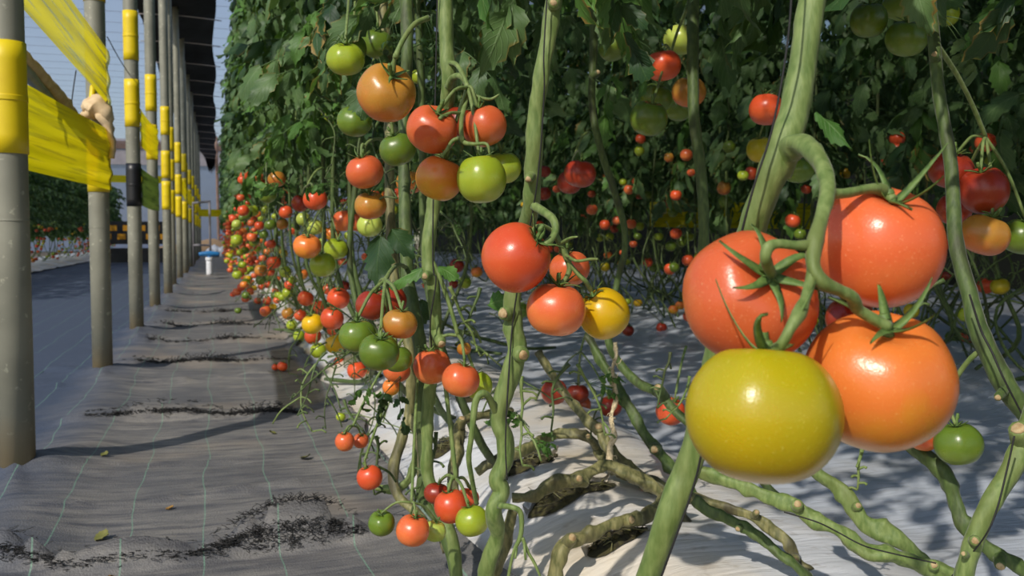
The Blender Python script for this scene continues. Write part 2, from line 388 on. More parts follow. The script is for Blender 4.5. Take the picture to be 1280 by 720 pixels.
# ------------------------------------------------------------------ the tomatoes seen one by one
# x, y, width in the photograph; colour; cluster; [distance] ; label
TOM = """
955 518 194 M big =.520 | huge yellow-green tomato, lowest and nearest of the big foreground cluster
1098 476 187 A big =.566 | huge orange tomato fading to yellow below, lower right in the big foreground cluster
937 373 168 O big =.578 | huge orange-red tomato with star calyx facing out, left in the big foreground cluster
1097 308 156 O big =.602 | huge red-orange tomato with upright calyx, topmost of the big foreground cluster
1062 398 60 D big =.64 | dark red tomato mostly hidden in the gap of the big foreground cluster
645 322 88 R mid =1.08 | large bright red tomato, top left of the four-fruit cluster at the centre
695 387 76 O mid =1.10 | large orange-red tomato, front and lowest of the four-fruit cluster at the centre
755 392 66 Y mid =1.15 | golden yellow tomato at the right of the four-fruit cluster at the centre
712 336 50 O mid =1.19 | red tomato behind the curled stalk of the four-fruit cluster at the centre
483 116 75 B up0 =1.20 | big bronze tomato blushing orange, above the upper-left cluster
540 162 64 O up =1.32 | orange-red tomato with a dark calyx, top left of the six-fruit upper cluster
605 158 57 O up =1.34 | orange-red tomato with an indented shoulder, top right of the six-fruit upper cluster
602 224 64 L up =1.30 | lime green tomato, lower right front of the six-fruit upper cluster
549 223 58 A up =1.33 | amber yellow tomato beside the lime green one in the six-fruit upper cluster
628 210 48 L up =1.38 | lime green tomato peeking from behind another lime one, far right of the upper cluster
574 153 40 D up =1.43 | red tomato hidden between the two top fruits of the six-fruit upper cluster
497 187 46 G up2 =1.45 | dull green tomato under the big bronze one
456 215 46 O up3 =1.75 | round orange-red tomato stacked directly on a bronze-red one
463 257 40 B up3 =1.78 | bronze-red tomato directly beneath the round orange-red one
430 276 28 O up4 | small salmon red tomato left in the row of three below the stacked pair
448 277 26 O up4 | small salmon red tomato in the middle of the three below the stacked pair
462 282 32 K up4 | pale green tomato right in the row of three below the stacked pair
512 228 34 B up5 | shaded orange tomato behind the green stems left of the amber one
437 60 44 G top1 | dark green tomato in front of a lime one in the upper-left foliage
432 74 48 L top1 | lime green tomato half behind the dark green one in the upper-left foliage
438 29 26 L top1 | glossy yellow-green tomato just above the dark green one in the upper-left foliage
471 55 40 G top1 | shaded green tomato right of the dark green pair in the upper-left foliage
460 8 22 G top1 | green tomato at the top edge above the upper-left foliage gap
392 101 25 L top2 | yellow-green tomato partly behind a hanging leaf on the aisle side
395 131 20 L top2 | small yellow-green tomato under the one behind the hanging leaf
409 145 24 L top2 | lime tomato behind the pointed leaf on the aisle side
372 144 18 G top3 | small olive tomato, top of the stack of three on the aisle side foliage
371 160 21 L top3 | small lime tomato in the middle of the stack of three on the aisle side foliage
389 172 20 L top3 | small lime tomato right of the stack of three on the aisle side foliage
443 152 44 G top4 | shaded green tomato under the broad hanging leaf
523 96 19 L top4 | small yellow-green tomato right behind the big bronze one
346 224 22 B f1 | bronze tomato, top of the trio hanging alone on the aisle edge
330 230 13 O f1 | small orange tomato at the left of the trio on the aisle edge
334 243 23 G f1 | dark green tomato, lowest of the trio on the aisle edge
394 249 30 R f2 | bright red tomato under leafy tips at the aisle row
375 254 22 D f2 | duller red tomato left behind the bright red one at the aisle row
357 265 17 R f3 | small red tomato above a small bronze one at the aisle row
353 280 15 B f3 | small bronze-yellow tomato right of a small green one at the aisle row
338 281 15 G f3 | small green tomato left of the small bronze-yellow one at the aisle row
324 282 12 R f3 | tiny red tomato left of the small green one at the aisle row
331 262 11 L f3 | tiny lime tomato above the tiny red one at the aisle row
327 273 9 L f3 | tiny lime tomato directly above the tiny red one at the aisle row
330 293 11 G f3 | tiny green tomato below the tiny red one at the aisle row
347 292 9 G f3 | tiny green tomato below the small bronze-yellow one at the aisle row
379 274 18 K f4 | pale green tomato, upper left of the five-fruit aisle cluster
394 284 21 K f4 | pale green tomato, upper middle of the five-fruit aisle cluster
415 292 19 A f4 | orange-yellow tomato half hidden behind the five-fruit aisle cluster
384 308 35 A f4 | flattened bright orange tomato at the left of the five-fruit aisle cluster
420 311 30 L f4 | glossy yellow-green tomato at the right of the five-fruit aisle cluster
403 331 32 L f4 | lime green tomato, lowest of the five-fruit aisle cluster
436 295 12 L f4 | tiny lime tomato peeking right of the five-fruit aisle cluster
354 317 12 Y f5 | small yellow tomato left of the flattened bright orange one
346 310 10 R f5 | tiny red tomato just above the small yellow one
342 328 18 R f6 | deep red tomato below the small yellow one
337 339 13 R f6 | small red tomato tucked under the deep red one
326 338 16 B f6 | small bronze-green tomato left of the deep red one
326 350 13 G f6 | small green tomato under the bronze-green one
337 347 11 G f6 | tiny green tomato between the reds under the deep red one
327 358 10 R f6 | tiny red tomato, lower left beneath the small greens
335 356 10 R f6 | tiny red tomato, lower right beneath the small greens
347 348 8 O f6 | tiny orange-red tomato hanging alone right of the deep red one
354 329 9 L f6 | tiny lime tomato right of the deep red one
378 343 14 A f7 | small orange-yellow tomato below the flattened orange one
382 373 20 R f7 | red tomato left of the crowded red cluster
360 392 16 B f7 | small bronze-yellow tomato beside a small red one over the white sheet edge
376 394 17 R f7 | small red tomato right of the small bronze-yellow one
334 376 12 R f7 | small red tomato at the row's edge above a yellow one
322 376 9 R f7 | tiny red tomato outermost at the row's edge
332 389 15 O f7 | orange-red tomato hanging lowest at the row's edge over the dark mat
341 384 10 Y f7 | tiny yellow tomato beside the orange-red one at the row's edge
411 362 15 R f8 | small red tomato on top of the crowded red cluster
423 373 29 R f8 | bright red tomato, upper right in the crowded red cluster
398 384 19 R f8 | red tomato, upper left in the crowded red cluster
415 398 29 R f8 | bright red tomato in the middle of the crowded red cluster
391 405 28 Y f8 | golden yellow tomato in front of the crowded red cluster
391 420 21 R f8 | red tomato peeking under the golden yellow one
418 412 19 R f8 | red tomato at the bottom of the crowded red cluster
419 430 25 Y f8 | yellow tomato left of the big olive green pair
398 438 21 L f8 | lime tomato, lowest of the crowded cluster over the white sheet
365 406 14 L f9 | small lime tomato above another, left of the golden yellow one
374 420 15 L f9 | small lime tomato, lower of two left of the golden yellow one
430 357 14 D f8 | small dark red tomato above the crowded red cluster
430 378 11 K f8 | tiny pale green tomato right above the crowded red cluster
424 453 15 R f10 | small red tomato left of the pair under the olive green ones
435 448 9 R f10 | tiny red tomato just right of the small red one under the olive green ones
446 463 25 R f10 | red tomato with bright shine below the big olive green pair
462 470 21 O f10 | pink-orange tomato right of the shiny red one below the olive green pair
344 459 9 R fg | tiny red tomato lying on the dark mat, left of two
353 458 13 R fg | small red tomato lying on the dark mat, right of two
474 440 50 G ol =1.32 | big olive green tomato, front one of the olive pair at left centre
447 420 46 G ol =1.38 | big olive green tomato, behind and left in the olive pair
497 449 36 G ol =1.42 | olive green tomato squeezed behind the right of the olive pair
500 405 44 B ol =1.34 | brownish orange tomato above the olive green pair
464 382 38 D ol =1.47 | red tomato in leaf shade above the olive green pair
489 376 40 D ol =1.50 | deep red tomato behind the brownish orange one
496 463 34 O ol =1.52 | shaded orange-red tomato below the olive green pair
489 484 22 A ol =1.56 | narrow amber tomato hanging under the shaded orange-red one
540 458 47 O lc =1.45 | bright orange-red tomato, left of the low centre pair
576 475 48 O lc =1.40 | salmon orange tomato, right and lower of the low centre pair
598 482 36 L lc =1.48 | yellow-green tomato behind the right of the low centre pair
580 436 18 B lc =1.46 | small shrivelled brownish tomato above the low centre pair
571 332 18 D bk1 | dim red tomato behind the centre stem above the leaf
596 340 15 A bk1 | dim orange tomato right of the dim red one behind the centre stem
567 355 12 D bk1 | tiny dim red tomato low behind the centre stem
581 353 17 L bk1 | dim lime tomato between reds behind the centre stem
431 552 25 O lw1 =1.72 | small orange-red tomato, left of two low over the mat edge
451 551 20 O lw1 =1.76 | small orange-red tomato, right of two low over the mat edge
462 597 32 R lw2 =1.55 | brick red tomato hanging alone over the mat edge
477 654 34 G lw3 =1.36 | dull lime tomato, left of the three lowest fruits
516 663 43 O lw3 =1.34 | orange-red tomato in the middle of the three lowest fruits
543 664 30 K lw3 =1.39 | pale green tomato behind the right of the three lowest fruits
564 633 44 R lw4 =1.42 | bright red tomato with green sepals low beside the lime one
546 617 32 D lw4 =1.48 | dull red tomato behind the left of the bright red low one
585 622 28 R lw4 =1.47 | red tomato hidden behind the right of the bright red low one
590 651 43 L lw4 =1.36 | yellow-green tomato at the right end of the low clusters
426 521 12 L lw5 | tiny lime tomato above the two small orange-red ones at the mat edge
540 557 9 K lw5 | tiny pale green tomato on the white sheet behind the low stems
662 517 18 A gr1 | small orange tomato in the leafy tuft near the planting holes
685 526 23 L gr1 | small yellow-green tomato in the leafy tuft near the planting holes
657 541 13 R gr1 | tiny red tomato under the small orange one near the planting holes
693 490 33 D gr2 | dark red tomato, left of the low row under the bare stalks
722 492 28 D gr2 | red tomato, second in the low row under the bare stalks
726 506 26 O gr2 | orange tomato tucked below the second one in the low row
763 508 29 D gr2 | dark red tomato beside the frayed twine
838 514 36 R gr3 | bright red tomato alone left of the huge yellow-green one
785 413 15 D bk2 | small dim red tomato right behind the golden yellow one
827 410 14 D bk2 | small red tomato low among the bare stems at mid right
650 388 22 G bk2 | dim olive tomato behind the centre stem under the large red one
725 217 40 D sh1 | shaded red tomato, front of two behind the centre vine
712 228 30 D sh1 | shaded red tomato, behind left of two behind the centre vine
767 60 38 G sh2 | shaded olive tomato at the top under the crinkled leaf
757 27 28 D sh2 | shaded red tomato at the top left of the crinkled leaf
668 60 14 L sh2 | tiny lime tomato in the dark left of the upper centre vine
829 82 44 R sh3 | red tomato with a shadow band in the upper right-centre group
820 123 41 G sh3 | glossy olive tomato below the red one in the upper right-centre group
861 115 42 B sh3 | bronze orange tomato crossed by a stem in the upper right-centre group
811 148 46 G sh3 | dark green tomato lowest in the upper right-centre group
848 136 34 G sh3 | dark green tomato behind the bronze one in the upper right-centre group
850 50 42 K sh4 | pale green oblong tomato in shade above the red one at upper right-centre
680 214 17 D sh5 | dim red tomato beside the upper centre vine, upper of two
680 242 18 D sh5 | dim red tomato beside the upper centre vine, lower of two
958 137 44 R rt1 | red tomato left of the thick foreground vine
950 187 34 M rt1 | olive yellow tomato under the red one left of the thick vine
997 212 40 G rt1 | dim green tomato framed by the fork of the thick vine
1086 25 46 G rt2 | green tomato at upper right, left of the hanging green group
1123 8 40 G rt2 | green tomato at the top edge of the hanging green group
1133 48 50 G rt2 | large dark green tomato, lowest of the hanging green group
1184 18 30 L rt2 | lime tomato behind the leaf of the hanging green group
1060 113 15 G rt3 | small green tomato in the foliage right of the thick vine
1065 201 17 R rt3 | small red tomato above the calyx of the topmost huge one
1057 216 15 Y rt3 | small yellow tomato beneath the small red one above the topmost huge one
1142 162 17 A rt4 | dim orange tomato on top of the small green string at right
1142 184 19 L rt4 | lime tomato directly under the dim orange one at right
1156 198 18 G rt4 | dim green tomato right in the small green string at right
1142 212 19 L rt4 | lime tomato at the bottom of the small green string at right
1232 178 26 R rt5 | red tomato with thin calyx above the dark red group at far right
1210 187 17 O rt5 | small orange tomato left of the thin-calyxed red one at far right
1226 203 22 L rt5 | yellow-green tomato below the thin-calyxed red one at far right
1189 213 55 D rt6 =1.42 | dark red tomato behind the vine in the far right group
1230 238 61 D rt6 =1.40 | dark red tomato, upper right of the far right group
1231 294 60 B rt6 =1.38 | olive and red-brown tomato, bottom of the far right group
1276 296 48 G rt6 =1.42 | green tomato cut by the right edge of the picture
1193 262 42 D rt6 =1.50 | deep red tomato hidden behind the vine in the far right group
1250 55 24 G rt7 | small green tomato in the upper right corner foliage
1268 63 18 G rt7 | smaller green tomato at the right edge in the corner foliage
1275 233 18 O rt7 | orange tomato at the right edge beside the dark red group
900 153 10 L rt8 | tiny lime tomato in the dark foliage left of the red one by the thick vine
905 235 18 B rt8 | small bronze tomato left of the thick vine's foot, above two greens
907 252 17 G rt8 | small green tomato directly below the small bronze one
921 254 10 G rt8 | tiny green tomato right of the small green one below the bronze one
1181 305 15 R rt9 | small red tomato left of the olive and red-brown one
1232 357 21 R rt9 | small red tomato beside a lime yellow one at right
1250 358 23 M rt9 | lime yellow tomato beside the small red one at right
1182 345 14 D rt9 | tiny dark red tomato in the stems right of the topmost huge one
1204 421 14 R rt10 | tiny red tomato low at right between two greens
1212 431 12 R rt10 | tiny red tomato at the lower right of the tiny low group
1189 421 15 G rt10 | tiny green tomato left in the tiny low group at right
1210 437 12 G rt10 | tiny green tomato lowest in the tiny low group at right
1198 555 58 G rb =1.22 | glossy green tomato hanging right below the huge orange one
1155 545 40 O rb =1.27 | orange-red tomato peeking from behind the bottom of the huge orange one
845 192 11 L c1 | tiny lime tomato in the far foliage left of the thick vine
897 152 9 Y c1 | tiny yellow tomato in the far foliage left of the thick vine
773 218 9 Y c1 | tiny yellow tomato left in the far foliage over the yellow band
740 262 14 O c2 | small orange tomato of the second row, alone above two greens
756 281 14 R c2 | small red tomato of the second row above two greens
768 286 11 D c2 | tiny brown-red tomato of the second row beside the small red one
789 280 13 O c2 | small orange-red tomato of the second row with greens at its right
750 297 11 L c2 | tiny lime tomato, left of two under the second row's small red one
762 296 11 L c2 | tiny lime tomato, right of two under the second row's small red one
800 283 11 L c2 | tiny lime tomato right of the second row's small orange-red one
785 290 10 L c2 | tiny lime tomato under the second row's small orange-red one
845 244 15 R c3 | small red tomato on top of the second row bunch by the yellow band
836 254 14 D c3 | small dark red tomato left in the second row bunch by the yellow band
852 258 12 R c3 | tiny red tomato right in the second row bunch by the yellow band
841 265 13 G c3 | small green tomato below in the second row bunch by the yellow band
852 269 11 L c3 | tiny lime tomato lowest in the second row bunch by the yellow band
845 292 15 R c4 | small red tomato over a green one below the yellow band
852 302 14 G c4 | small green tomato under the small red one below the yellow band
862 296 12 L c4 | tiny lime tomato right of the small red one below the yellow band
810 328 12 R c5 | tiny red tomato low in the second row with two greens at its right
817 335 12 G c5 | tiny green tomato left of two low in the second row
828 332 11 G c5 | tiny green tomato right of two low in the second row
776 328 9 Y c5 | tiny yellow tomato left of a tiny lime one low in the second row
784 328 9 L c5 | tiny lime tomato right of the tiny yellow one low in the second row
"""
AX = {  # stem-end direction (right, up, towards camera) where the photo shows it clearly
 0: (.08, .95, -.12), 1: (.0, .88, .45), 2: (.16, .42, .9), 3: (.12, .86, .48), 5: (.75, .6, .3), 6: (.15, .98, .1), 7: (-.55, .8, .2),
 9: (.35, .55, .75), 10: (.35, .7, .6), 11: (-.3, .85, .2), 12: (-.1, .98, 0), 13: (.35, .9, .1), 49: (.1, .97, .1)}
toms = []
for line in TOM.strip().splitlines():
    head, lab = line.split('|'); t = head.split()
    x, y, d = map(float, t[:3]); c = t[3]; cl = t[4]; z = float(t[5][1:]) if len(t) > 5 else None
    i = len(toms)
    if z is None:
        z = (.074+.004*math.sin(i*2.3))*F_PX/d
        if cl in ('f1', 'f2', 'f3', 'top1', 'top2', 'top3', 'top4', 'f4'): z *= .8 if cl == 'f1' else .87
        v = (y+.44*d-296)
        if v > 4:
            z = min(z, (CAM_H-.012)*F_PX/v) if cl != 'fg' else CAM_H*F_PX/v*.993
    toms.append(dict(x=x, y=y, d=d, c=c, cl=cl, z=z, lab=lab.strip(), ax=AX.get(i), i=i))
def tpos(t): return P(t['x'], t['y'], t['z']), t['d']*t['z']/F_PX/2
for _ in range(60):          # neighbours touch instead of passing through one another
    moved = False
    for a in range(len(toms)):
        for b in range(a+1, len(toms)):
            A, B = toms[a], toms[b]
            if abs(A['z']-B['z']) > .15: continue
            pa, ra = tpos(A); pb, rb = tpos(B)
            if (pa-pb).length < (ra+rb)*.945:
                k = B if B['z'] >= A['z'] else A
                if k['i'] == 0: k = B if k is A else A
                k['z'] += .002+.002*k['z']; moved = True
    if not moved: break
BIGC = {0: CAL_BIG[1], 1: CAL_BIG[0], 2: CAL_BIG[2], 3: CAL_BIG[1]}
for t in toms:
    pos, rad = tpos(t); i = t['i']
    ax = t['ax'] or (random.uniform(-.35, .35), 1, random.uniform(-.1, .5))
    w = (RT*ax[0]+UP*ax[1]-FW*ax[2]).normalized()
    hi = t['d'] > 26
    shape = {0: 3, 1: 0, 2: 0, 3: 1, 5: 1, 6: 0, 7: 1}.get(i)
    t['o'] = put_tomato(pos, rad, t['c'], w, t['lab'], hi=hi, shape=shape, cal=BIGC.get(i), spin=i*1.3)
    if t['d'] <= 14: t['o']['group'] = 'smallest tomatoes picked out in the rows'
    t['tip'] = pos+w*rad*(1.1 if i > 4 else .82); t['w'] = w; t['pos'] = pos; t['rad'] = rad
print('tomatoes', len(toms), 'vine seconds')
# ------------------------------------------------------------------ vines traced one by one
def zpath(s):
    "'x,y,z,width_px ...' -> [(point, radius)]"
    out = []
    for q in s.split():
        a = [float(v) for v in q.split(',')]
        out.append((P(a[0], a[1], a[2]), a[3]*a[2]/F_PX/2))
    return out
def ground_base(p): return Vector((p.x, p.y, 0.0))
VINES = []
def vine(label, s, mats=('stem',), scars=(), group=None, extra=None, cat='tomato vine', name='tomato_vine', wob=.12, sides=12):
    pts = zpath(s); base = min((p for p, r in pts), key=lambda p: p.z)
    e = empty(name, ground_base(base), label, cat, group)
    mb = MB(); path = tube(mb, pts, sides, 7, wob=wob)
    for sx, sy, sz, sr in scars:
        c = P(sx, sy, sz); r = sr*sz/F_PX
        near = min(path, key=lambda q: (q[0]-c).length)[0]
        dv = (c-near).normalized() if (c-near).length > 1e-4 else -FW
        tube(mb, [(near, r*1.7), (near+dv*((c-near).length*.8), r*1.5), (c, r*1.1)], 9, 3, caps=True)
        tube(mb, [(c-dv*r*.1, r*.95), (c+dv*r*.25, r*.8)], 9, 1, wob=.3, mi=1, smoothp=False)
    mb.build('stem', [M[mats[0]], M['scar']], e)
    VINES.append((e, path)); return e
def sub_tube(parent, name, s, mat='stem', wob=.1, sides=9, group=None):
    mb = MB()
    for part in (s if isinstance(s, list) else [s]):
        tube(mb, zpath(part) if isinstance(part, str) else part, sides, 6, wob=wob)
    return mb.build(name, M[mat], parent)

v1 = vine('thick pale green vine forking above the big foreground cluster of huge tomatoes',
  '1040,-260,.70,33 1024,-60,.67,33 1012,20,.66,34 1003,80,.655,34 992,140,.65,36 980,180,.645,40 958,235,.65,36 940,285,.66,36 920,350,.69,34 900,430,.72,32 880,520,.74,32 860,585,.75,33 838,640,.75,34 818,700,.76,30 800,760,.78,30 785,900,.84,34 775,1080,.93,30', scars=[])
T = toms
sub_tube(v1, 'truss_stalk', [
  [(P(975,215,.65), .0085), (P(985,190,.64), .0088), (P(1000,181,.625), .0078), (P(1016,190,.605), .006), (P(1029,212,.585), .005), (P(1034,240,.565), .0046), (P(1026,275,.55), .0042), (P(1019,300,.54), .0046), (P(1016,330,.532), .0038), (P(1028,352,.53), .0042), (P(1050,363,.535), .0034), (P(1066,372,.54), .0038), (P(1074,388,.548), .0034), (T[1]['tip'], .0034)],
  ], wob=.16, sides=14)
stalk1 = bpy.data.objects[v1.children[-1].name]
for q in ([(P(1034,238,.566), .0046), (P(1042,242,.568), .0032), (P(1060,241,.572), .0028), (P(1085,236,.58), .0028), (P(1102,237,.588), .0038), (P(1108,242,.59), .003), (T[3]['tip'], .003)],
  [(P(1020,303,.541), .0042), (P(1012,306,.538), .003), (P(995,307,.535), .0026), (P(972,305,.532), .0028), (P(960,310,.531), .0036), (P(957,325,.533), .003), (T[2]['tip'], .003)],
  [(P(1017,338,.533), .004), (P(1013,352,.53), .003), (P(1006,375,.522), .0028), (P(999,392,.515), .0042), (P(988,410,.509), .003), (P(975,432,.512), .0028), (T[0]['tip'], .0028)]):
    mb = MB(); tube(mb, q, 10, 6, wob=.16); mb.build('pedicel', M['stem'], stalk1, origin=(0, 0, 0))
v2 = vine('upright vine at the centre carrying the four-fruit cluster',
  '700,-160,1.12,20 694,-20,1.12,20 690,20,1.12,20 678,90,1.12,19 669,150,1.13,20 666,210,1.14,22 663,262,1.16,22 652,310,1.22,22 641,370,1.22,22 642,405,1.22,23 646,440,1.22,26 634,480,1.22,24 622,520,1.22,22 630,548,1.22,22 632,575,1.22,20 622,598,1.22,20 627,615,1.22,20 617,640,1.22,22 622,668,1.24,18 612,700,1.25,20 600,760,1.27,18 590,850,1.29,17 600,880,1.3,16',
  scars=[(628,392,1.2,6), (654,444,1.2,7), (660,224,1.12,4), (692,3,1.1,5)], wob=.2)
sub_tube(v2, 'truss_stalk', [
  '668,258,1.14,12 680,265,1.12,11 692,275,1.10,10 694,290,1.09,9 685,303,1.08,9 672,306,1.08,9 664,298,1.08,8',
  '690,285,1.10,8 700,305,1.10,8 708,322,1.10,8 712,336,1.10,7 706,350,1.10,6 697,355,1.10,6',
  '710,328,1.10,6 722,342,1.10,6 732,352,1.10,6 738,362,1.12,7',
  '706,318,1.10,5 720,326,1.08,4 738,324,1.07,4 747,324,1.06,3',
  '700,305,1.10,5 712,298,1.08,4 722,296,1.07,2',
  '690,288,1.10,5 678,282,1.09,5 668,284,1.08,4 665,292,1.07,3'], wob=.1)
sub_tube(v2, 'bare_truss_stalk', [
  '624,632,1.2,8 640,634,1.18,7 650,640,1.18,7 652,656,1.18,6 650,672,1.18,6 642,690,1.18,4 637,712,1.18,4 634,730,1.18,4',
  '653,672,1.18,5 660,690,1.18,4 668,704,1.18,4 676,722,1.18,3', '655,676,1.18,4 657,700,1.17,3', '646,684,1.18,3 644,698,1.17,3'])
sub_tube(v2, 'side_shoot', [
  '622,525,1.22,9 612,498,1.2,9 602,492,1.19,9 594,505,1.19,9 590,540,1.19,7 586,572,1.2,7 590,600,1.22,6 596,630,1.24,6'])
v3 = vine('straight pale vine left of centre behind the six-fruit upper cluster',
  '552,-150,1.45,19 556,-10,1.42,19 558,60,1.41,18 561,100,1.41,19 556,150,1.44,17 548,210,1.46,17 542,260,1.46,17 537,295,1.45,17 535,330,1.45,16 541,355,1.45,16 544,400,1.46,15 543,450,1.5,15 536,500,1.52,16 534,560,1.52,15 536,600,1.52,16 552,640,1.5,15 566,680,1.48,15 574,740,1.48,14 590,800,1.47,12',
  scars=[(531,345,1.43,4), (552,430,1.44,5)], wob=.16)
sub_tube(v3, 'truss_stalk', [
  '561,108,1.40,11 566,97,1.38,8 577,96,1.36,8 584,108,1.35,7 582,128,1.34,6 577,148,1.32,6 577,170,1.30,6 580,178,1.30,6 592,180,1.29,5 608,180,1.28,4 612,192,1.28,3',
  '578,142,1.33,5 564,141,1.31,4 554,145,1.30,5 550,148,1.29,5', '577,172,1.3,5 566,176,1.3,5 558,188,1.3,4 552,196,1.3,4',
  '584,112,1.35,4 596,120,1.34,4 612,124,1.34,4 624,118,1.34,2'], wob=.1)
v4 = vine('darker vine running down beside the olive green tomatoes',
  '506,-140,1.75,17 508,0,1.72,16 509,60,1.7,15 506,120,1.7,14 505,200,1.66,14 507,290,1.62,16 510,350,1.6,16 520,400,1.58,17 526,440,1.58,15 528,490,1.58,14 527,545,1.58,14 531,585,1.58,15 528,620,1.58,16 548,652,1.57,14 565,700,1.56,13 572,740,1.55,12', mats=('stem_dark',), wob=.16)
v5 = vine('thin vine behind the dull green tomato at upper left',
  '470,-140,2.0,12 478,0,1.98,12 484,90,1.95,12 487,170,1.9,12 487,240,1.88,12 490,320,1.86,12 500,390,1.84,13 512,440,1.82,12 512,510,1.82,12 503,545,1.8,13 492,590,1.78,14 498,620,1.76,12 520,640,1.74,11 545,668,1.72,10', mats=('stem_old',), wob=.2)
v6 = vine('slim vine at far right crossing in front of the dark red group',
  '1150,-150,1.35,14 1162,-10,1.33,14 1168,60,1.3,15 1174,120,1.28,15 1188,200,1.26,16 1192,260,1.24,17 1196,310,1.22,19 1212,370,1.2,20 1222,410,1.19,24 1240,450,1.18,24 1262,490,1.17,26 1290,525,1.17,26 1330,600,1.17,24 1360,800,1.2,22 1370,900,1.24,20',
  mats=('stem_dark',), scars=[(1168,68,1.28,4), (1247,497,1.14,4)], wob=.1)
v7 = vine('pale green vine with cut knuckles in the lower right corner',
  '1330,380,1.12,24 1305,480,1.1,25 1282,545,1.08,26 1262,590,1.07,25 1240,625,1.06,24 1222,665,1.06,24 1207,710,1.06,23 1195,780,1.08,22 1185,900,1.13,20 1175,980,1.15,20',
  scars=[(1273,535,1.06,9), (1219,676,1.04,5), (1204,692,1.04,3)], wob=.14)
v8 = vine('dark green vine crossing in front of the bronze tomato at upper right-centre',
  '868,-140,2.05,14 866,0,2.02,15 866,80,1.98,15 868,150,1.96,14 876,215,1.95,14 880,290,1.95,13 876,340,1.98,12 884,420,2.02,12 905,520,2.0,12 930,560,1.98,11 960,610,1.96,11 1000,640,1.95,10', mats=('stem_dark',), wob=.12)
v9 = vine('thin dark vine hanging right of the centre vine in the shade',
  '738,-100,2.2,10 742,40,2.2,10 740,130,2.2,9 752,190,2.2,9 768,240,2.25,9 782,300,2.3,8 770,360,2.35,8 760,420,2.3,10 775,455,2.3,11 800,480,2.25,12 824,492,2.2,12 850,520,2.15,11 900,560,2.1,11', mats=('stem_dark',), scars=[(822,484,2.15,5), (748,90,2.18,3)], wob=.14)
# vines lowered and laid over the plastic sheet
LOW = [
 ('lowered green vine whose cut scar sits right under the huge yellow-green tomato', '1005,560,1.40,15 1017,586,1.38,17 1045,606,1.37,17 1061,625,1.36,18 1078,650,1.35,19 1100,664,1.34,22 1122,674,1.33,20 1140,690,1.33,16 1156,704,1.33,15 1186,722,1.33,14 1240,800,1.36,13', 'stem', [(1073,632,1.34,4)]),
 ('longest lowered vine in front, from under the yellow-green tomato to the lower right corner', '860,585,1.40,14 900,598,1.38,15 927,607,1.36,15 960,620,1.34,16 996,634,1.32,17 1018,650,1.31,17 1045,662,1.30,17 1083,690,1.29,21 1115,694,1.28,17 1146,704,1.28,18 1192,722,1.27,20 1260,790,1.3,16', 'stem', [(997,630,1.3,5), (1168,706,1.26,5), (934,614,1.35,4)]),
 ('dark lowered vine at the very bottom edge left of the long pale one', '868,625,1.52,12 890,640,1.5,14 917,653,1.49,12 935,662,1.48,13 958,680,1.47,11 975,694,1.46,12 1000,712,1.45,12 1030,750,1.45,12', 'stem_dark', [(922,661,1.47,3)]),
 ('olive lowered vine between the dark one and the long pale one', '862,622,1.60,11 900,632,1.58,12 942,646,1.56,11 968,664,1.55,12 985,678,1.54,14 996,700,1.53,12 1015,718,1.52,11 1050,760,1.52,11', 'stem_old', [(994,700,1.5,4), (946,640,1.54,3)]),
 ('dark twisted vine diving from behind the huge orange tomato to the lower right corner', '1112,520,1.30,13 1139,558,1.29,14 1162,575,1.28,18 1180,590,1.27,22 1190,612,1.26,18 1199,640,1.25,17 1212,662,1.24,18 1232,682,1.23,16 1277,712,1.22,16 1320,760,1.24,15', 'stem_dark', [(1250,708,1.2,5)]),
 ('slanting vine with a pale scar just left of the bright lone red tomato', '735,420,2.05,11 752,452,2.02,11 770,480,2.0,12 787,510,1.97,13 808,548,1.94,12 820,560,1.93,14 837,584,1.92,13 860,610,1.9,12 895,650,1.9,11', 'stem_dark', [(818,562,1.9,5)]),
 ('vine sloping from the shrivelled truss down to the planting holes', '672,440,2.1,9 690,468,2.08,9 712,500,2.05,10 736,526,2.0,11 750,540,1.98,13 764,565,1.96,14 790,590,1.94,15 818,604,1.92,14 856,618,1.9,13 900,634,1.88,12', 'stem_old', [(748,533,1.97,5)]),
 ('gnarled vine lying over the farthest planting hole', '596,590,2.05,11 625,572,2.05,12 655,562,2.05,14 690,545,2.1,11 720,543,2.1,11 742,552,2.08,12 755,575,2.05,13 775,588,2.0,16 800,600,1.98,15 840,622,1.96,13', 'stem_old', [(735,545,2.0,3)]),
 ('gnarled vine looping across the middle planting hole', '640,622,1.75,12 668,620,1.75,13 690,604,1.75,16 720,600,1.76,17 738,590,1.78,11 760,582,1.8,12 790,596,1.8,16 820,610,1.8,18 850,640,1.78,14 870,676,1.76,11 885,715,1.74,10', 'stem_old', [(724,598,1.73,5)]),
 ('curved woody vine arching over the nearest planting hole', '692,740,1.55,18 698,700,1.55,20 708,680,1.56,18 735,668,1.58,17 762,656,1.6,14 785,650,1.62,15 805,646,1.66,17 825,632,1.7,17 845,610,1.75,15', 'stem_old', [(716,672,1.53,5), (790,650,1.6,5)]),
 ('bent woody vine left of the nearest planting hole', '640,640,1.6,12 634,660,1.58,13 628,690,1.57,16 618,712,1.56,17 606,745,1.56,15', 'stem_old', []),
 ('short woody stump rising at the left of the far planting hole', '573,640,1.75,12 566,600,1.8,12 572,560,1.85,13 576,530,1.9,12 600,520,1.95,10 640,514,2.0,8', 'stem_old', [(578,523,1.87,4)]),
 ('grey stump between the dark vine and the low red tomatoes', '560,690,1.62,12 548,650,1.64,11 534,620,1.66,13 528,590,1.7,14 526,560,1.72,12 515,520,1.76,11', 'stem_old', []),
 ('thin vine creeping left toward the white sheet edge', '470,610,1.85,8 492,612,1.85,10 510,600,1.86,9 520,570,1.86,8 528,545,1.86,8 532,515,1.84,9 541,500,1.8,8', 'stem', []),
]
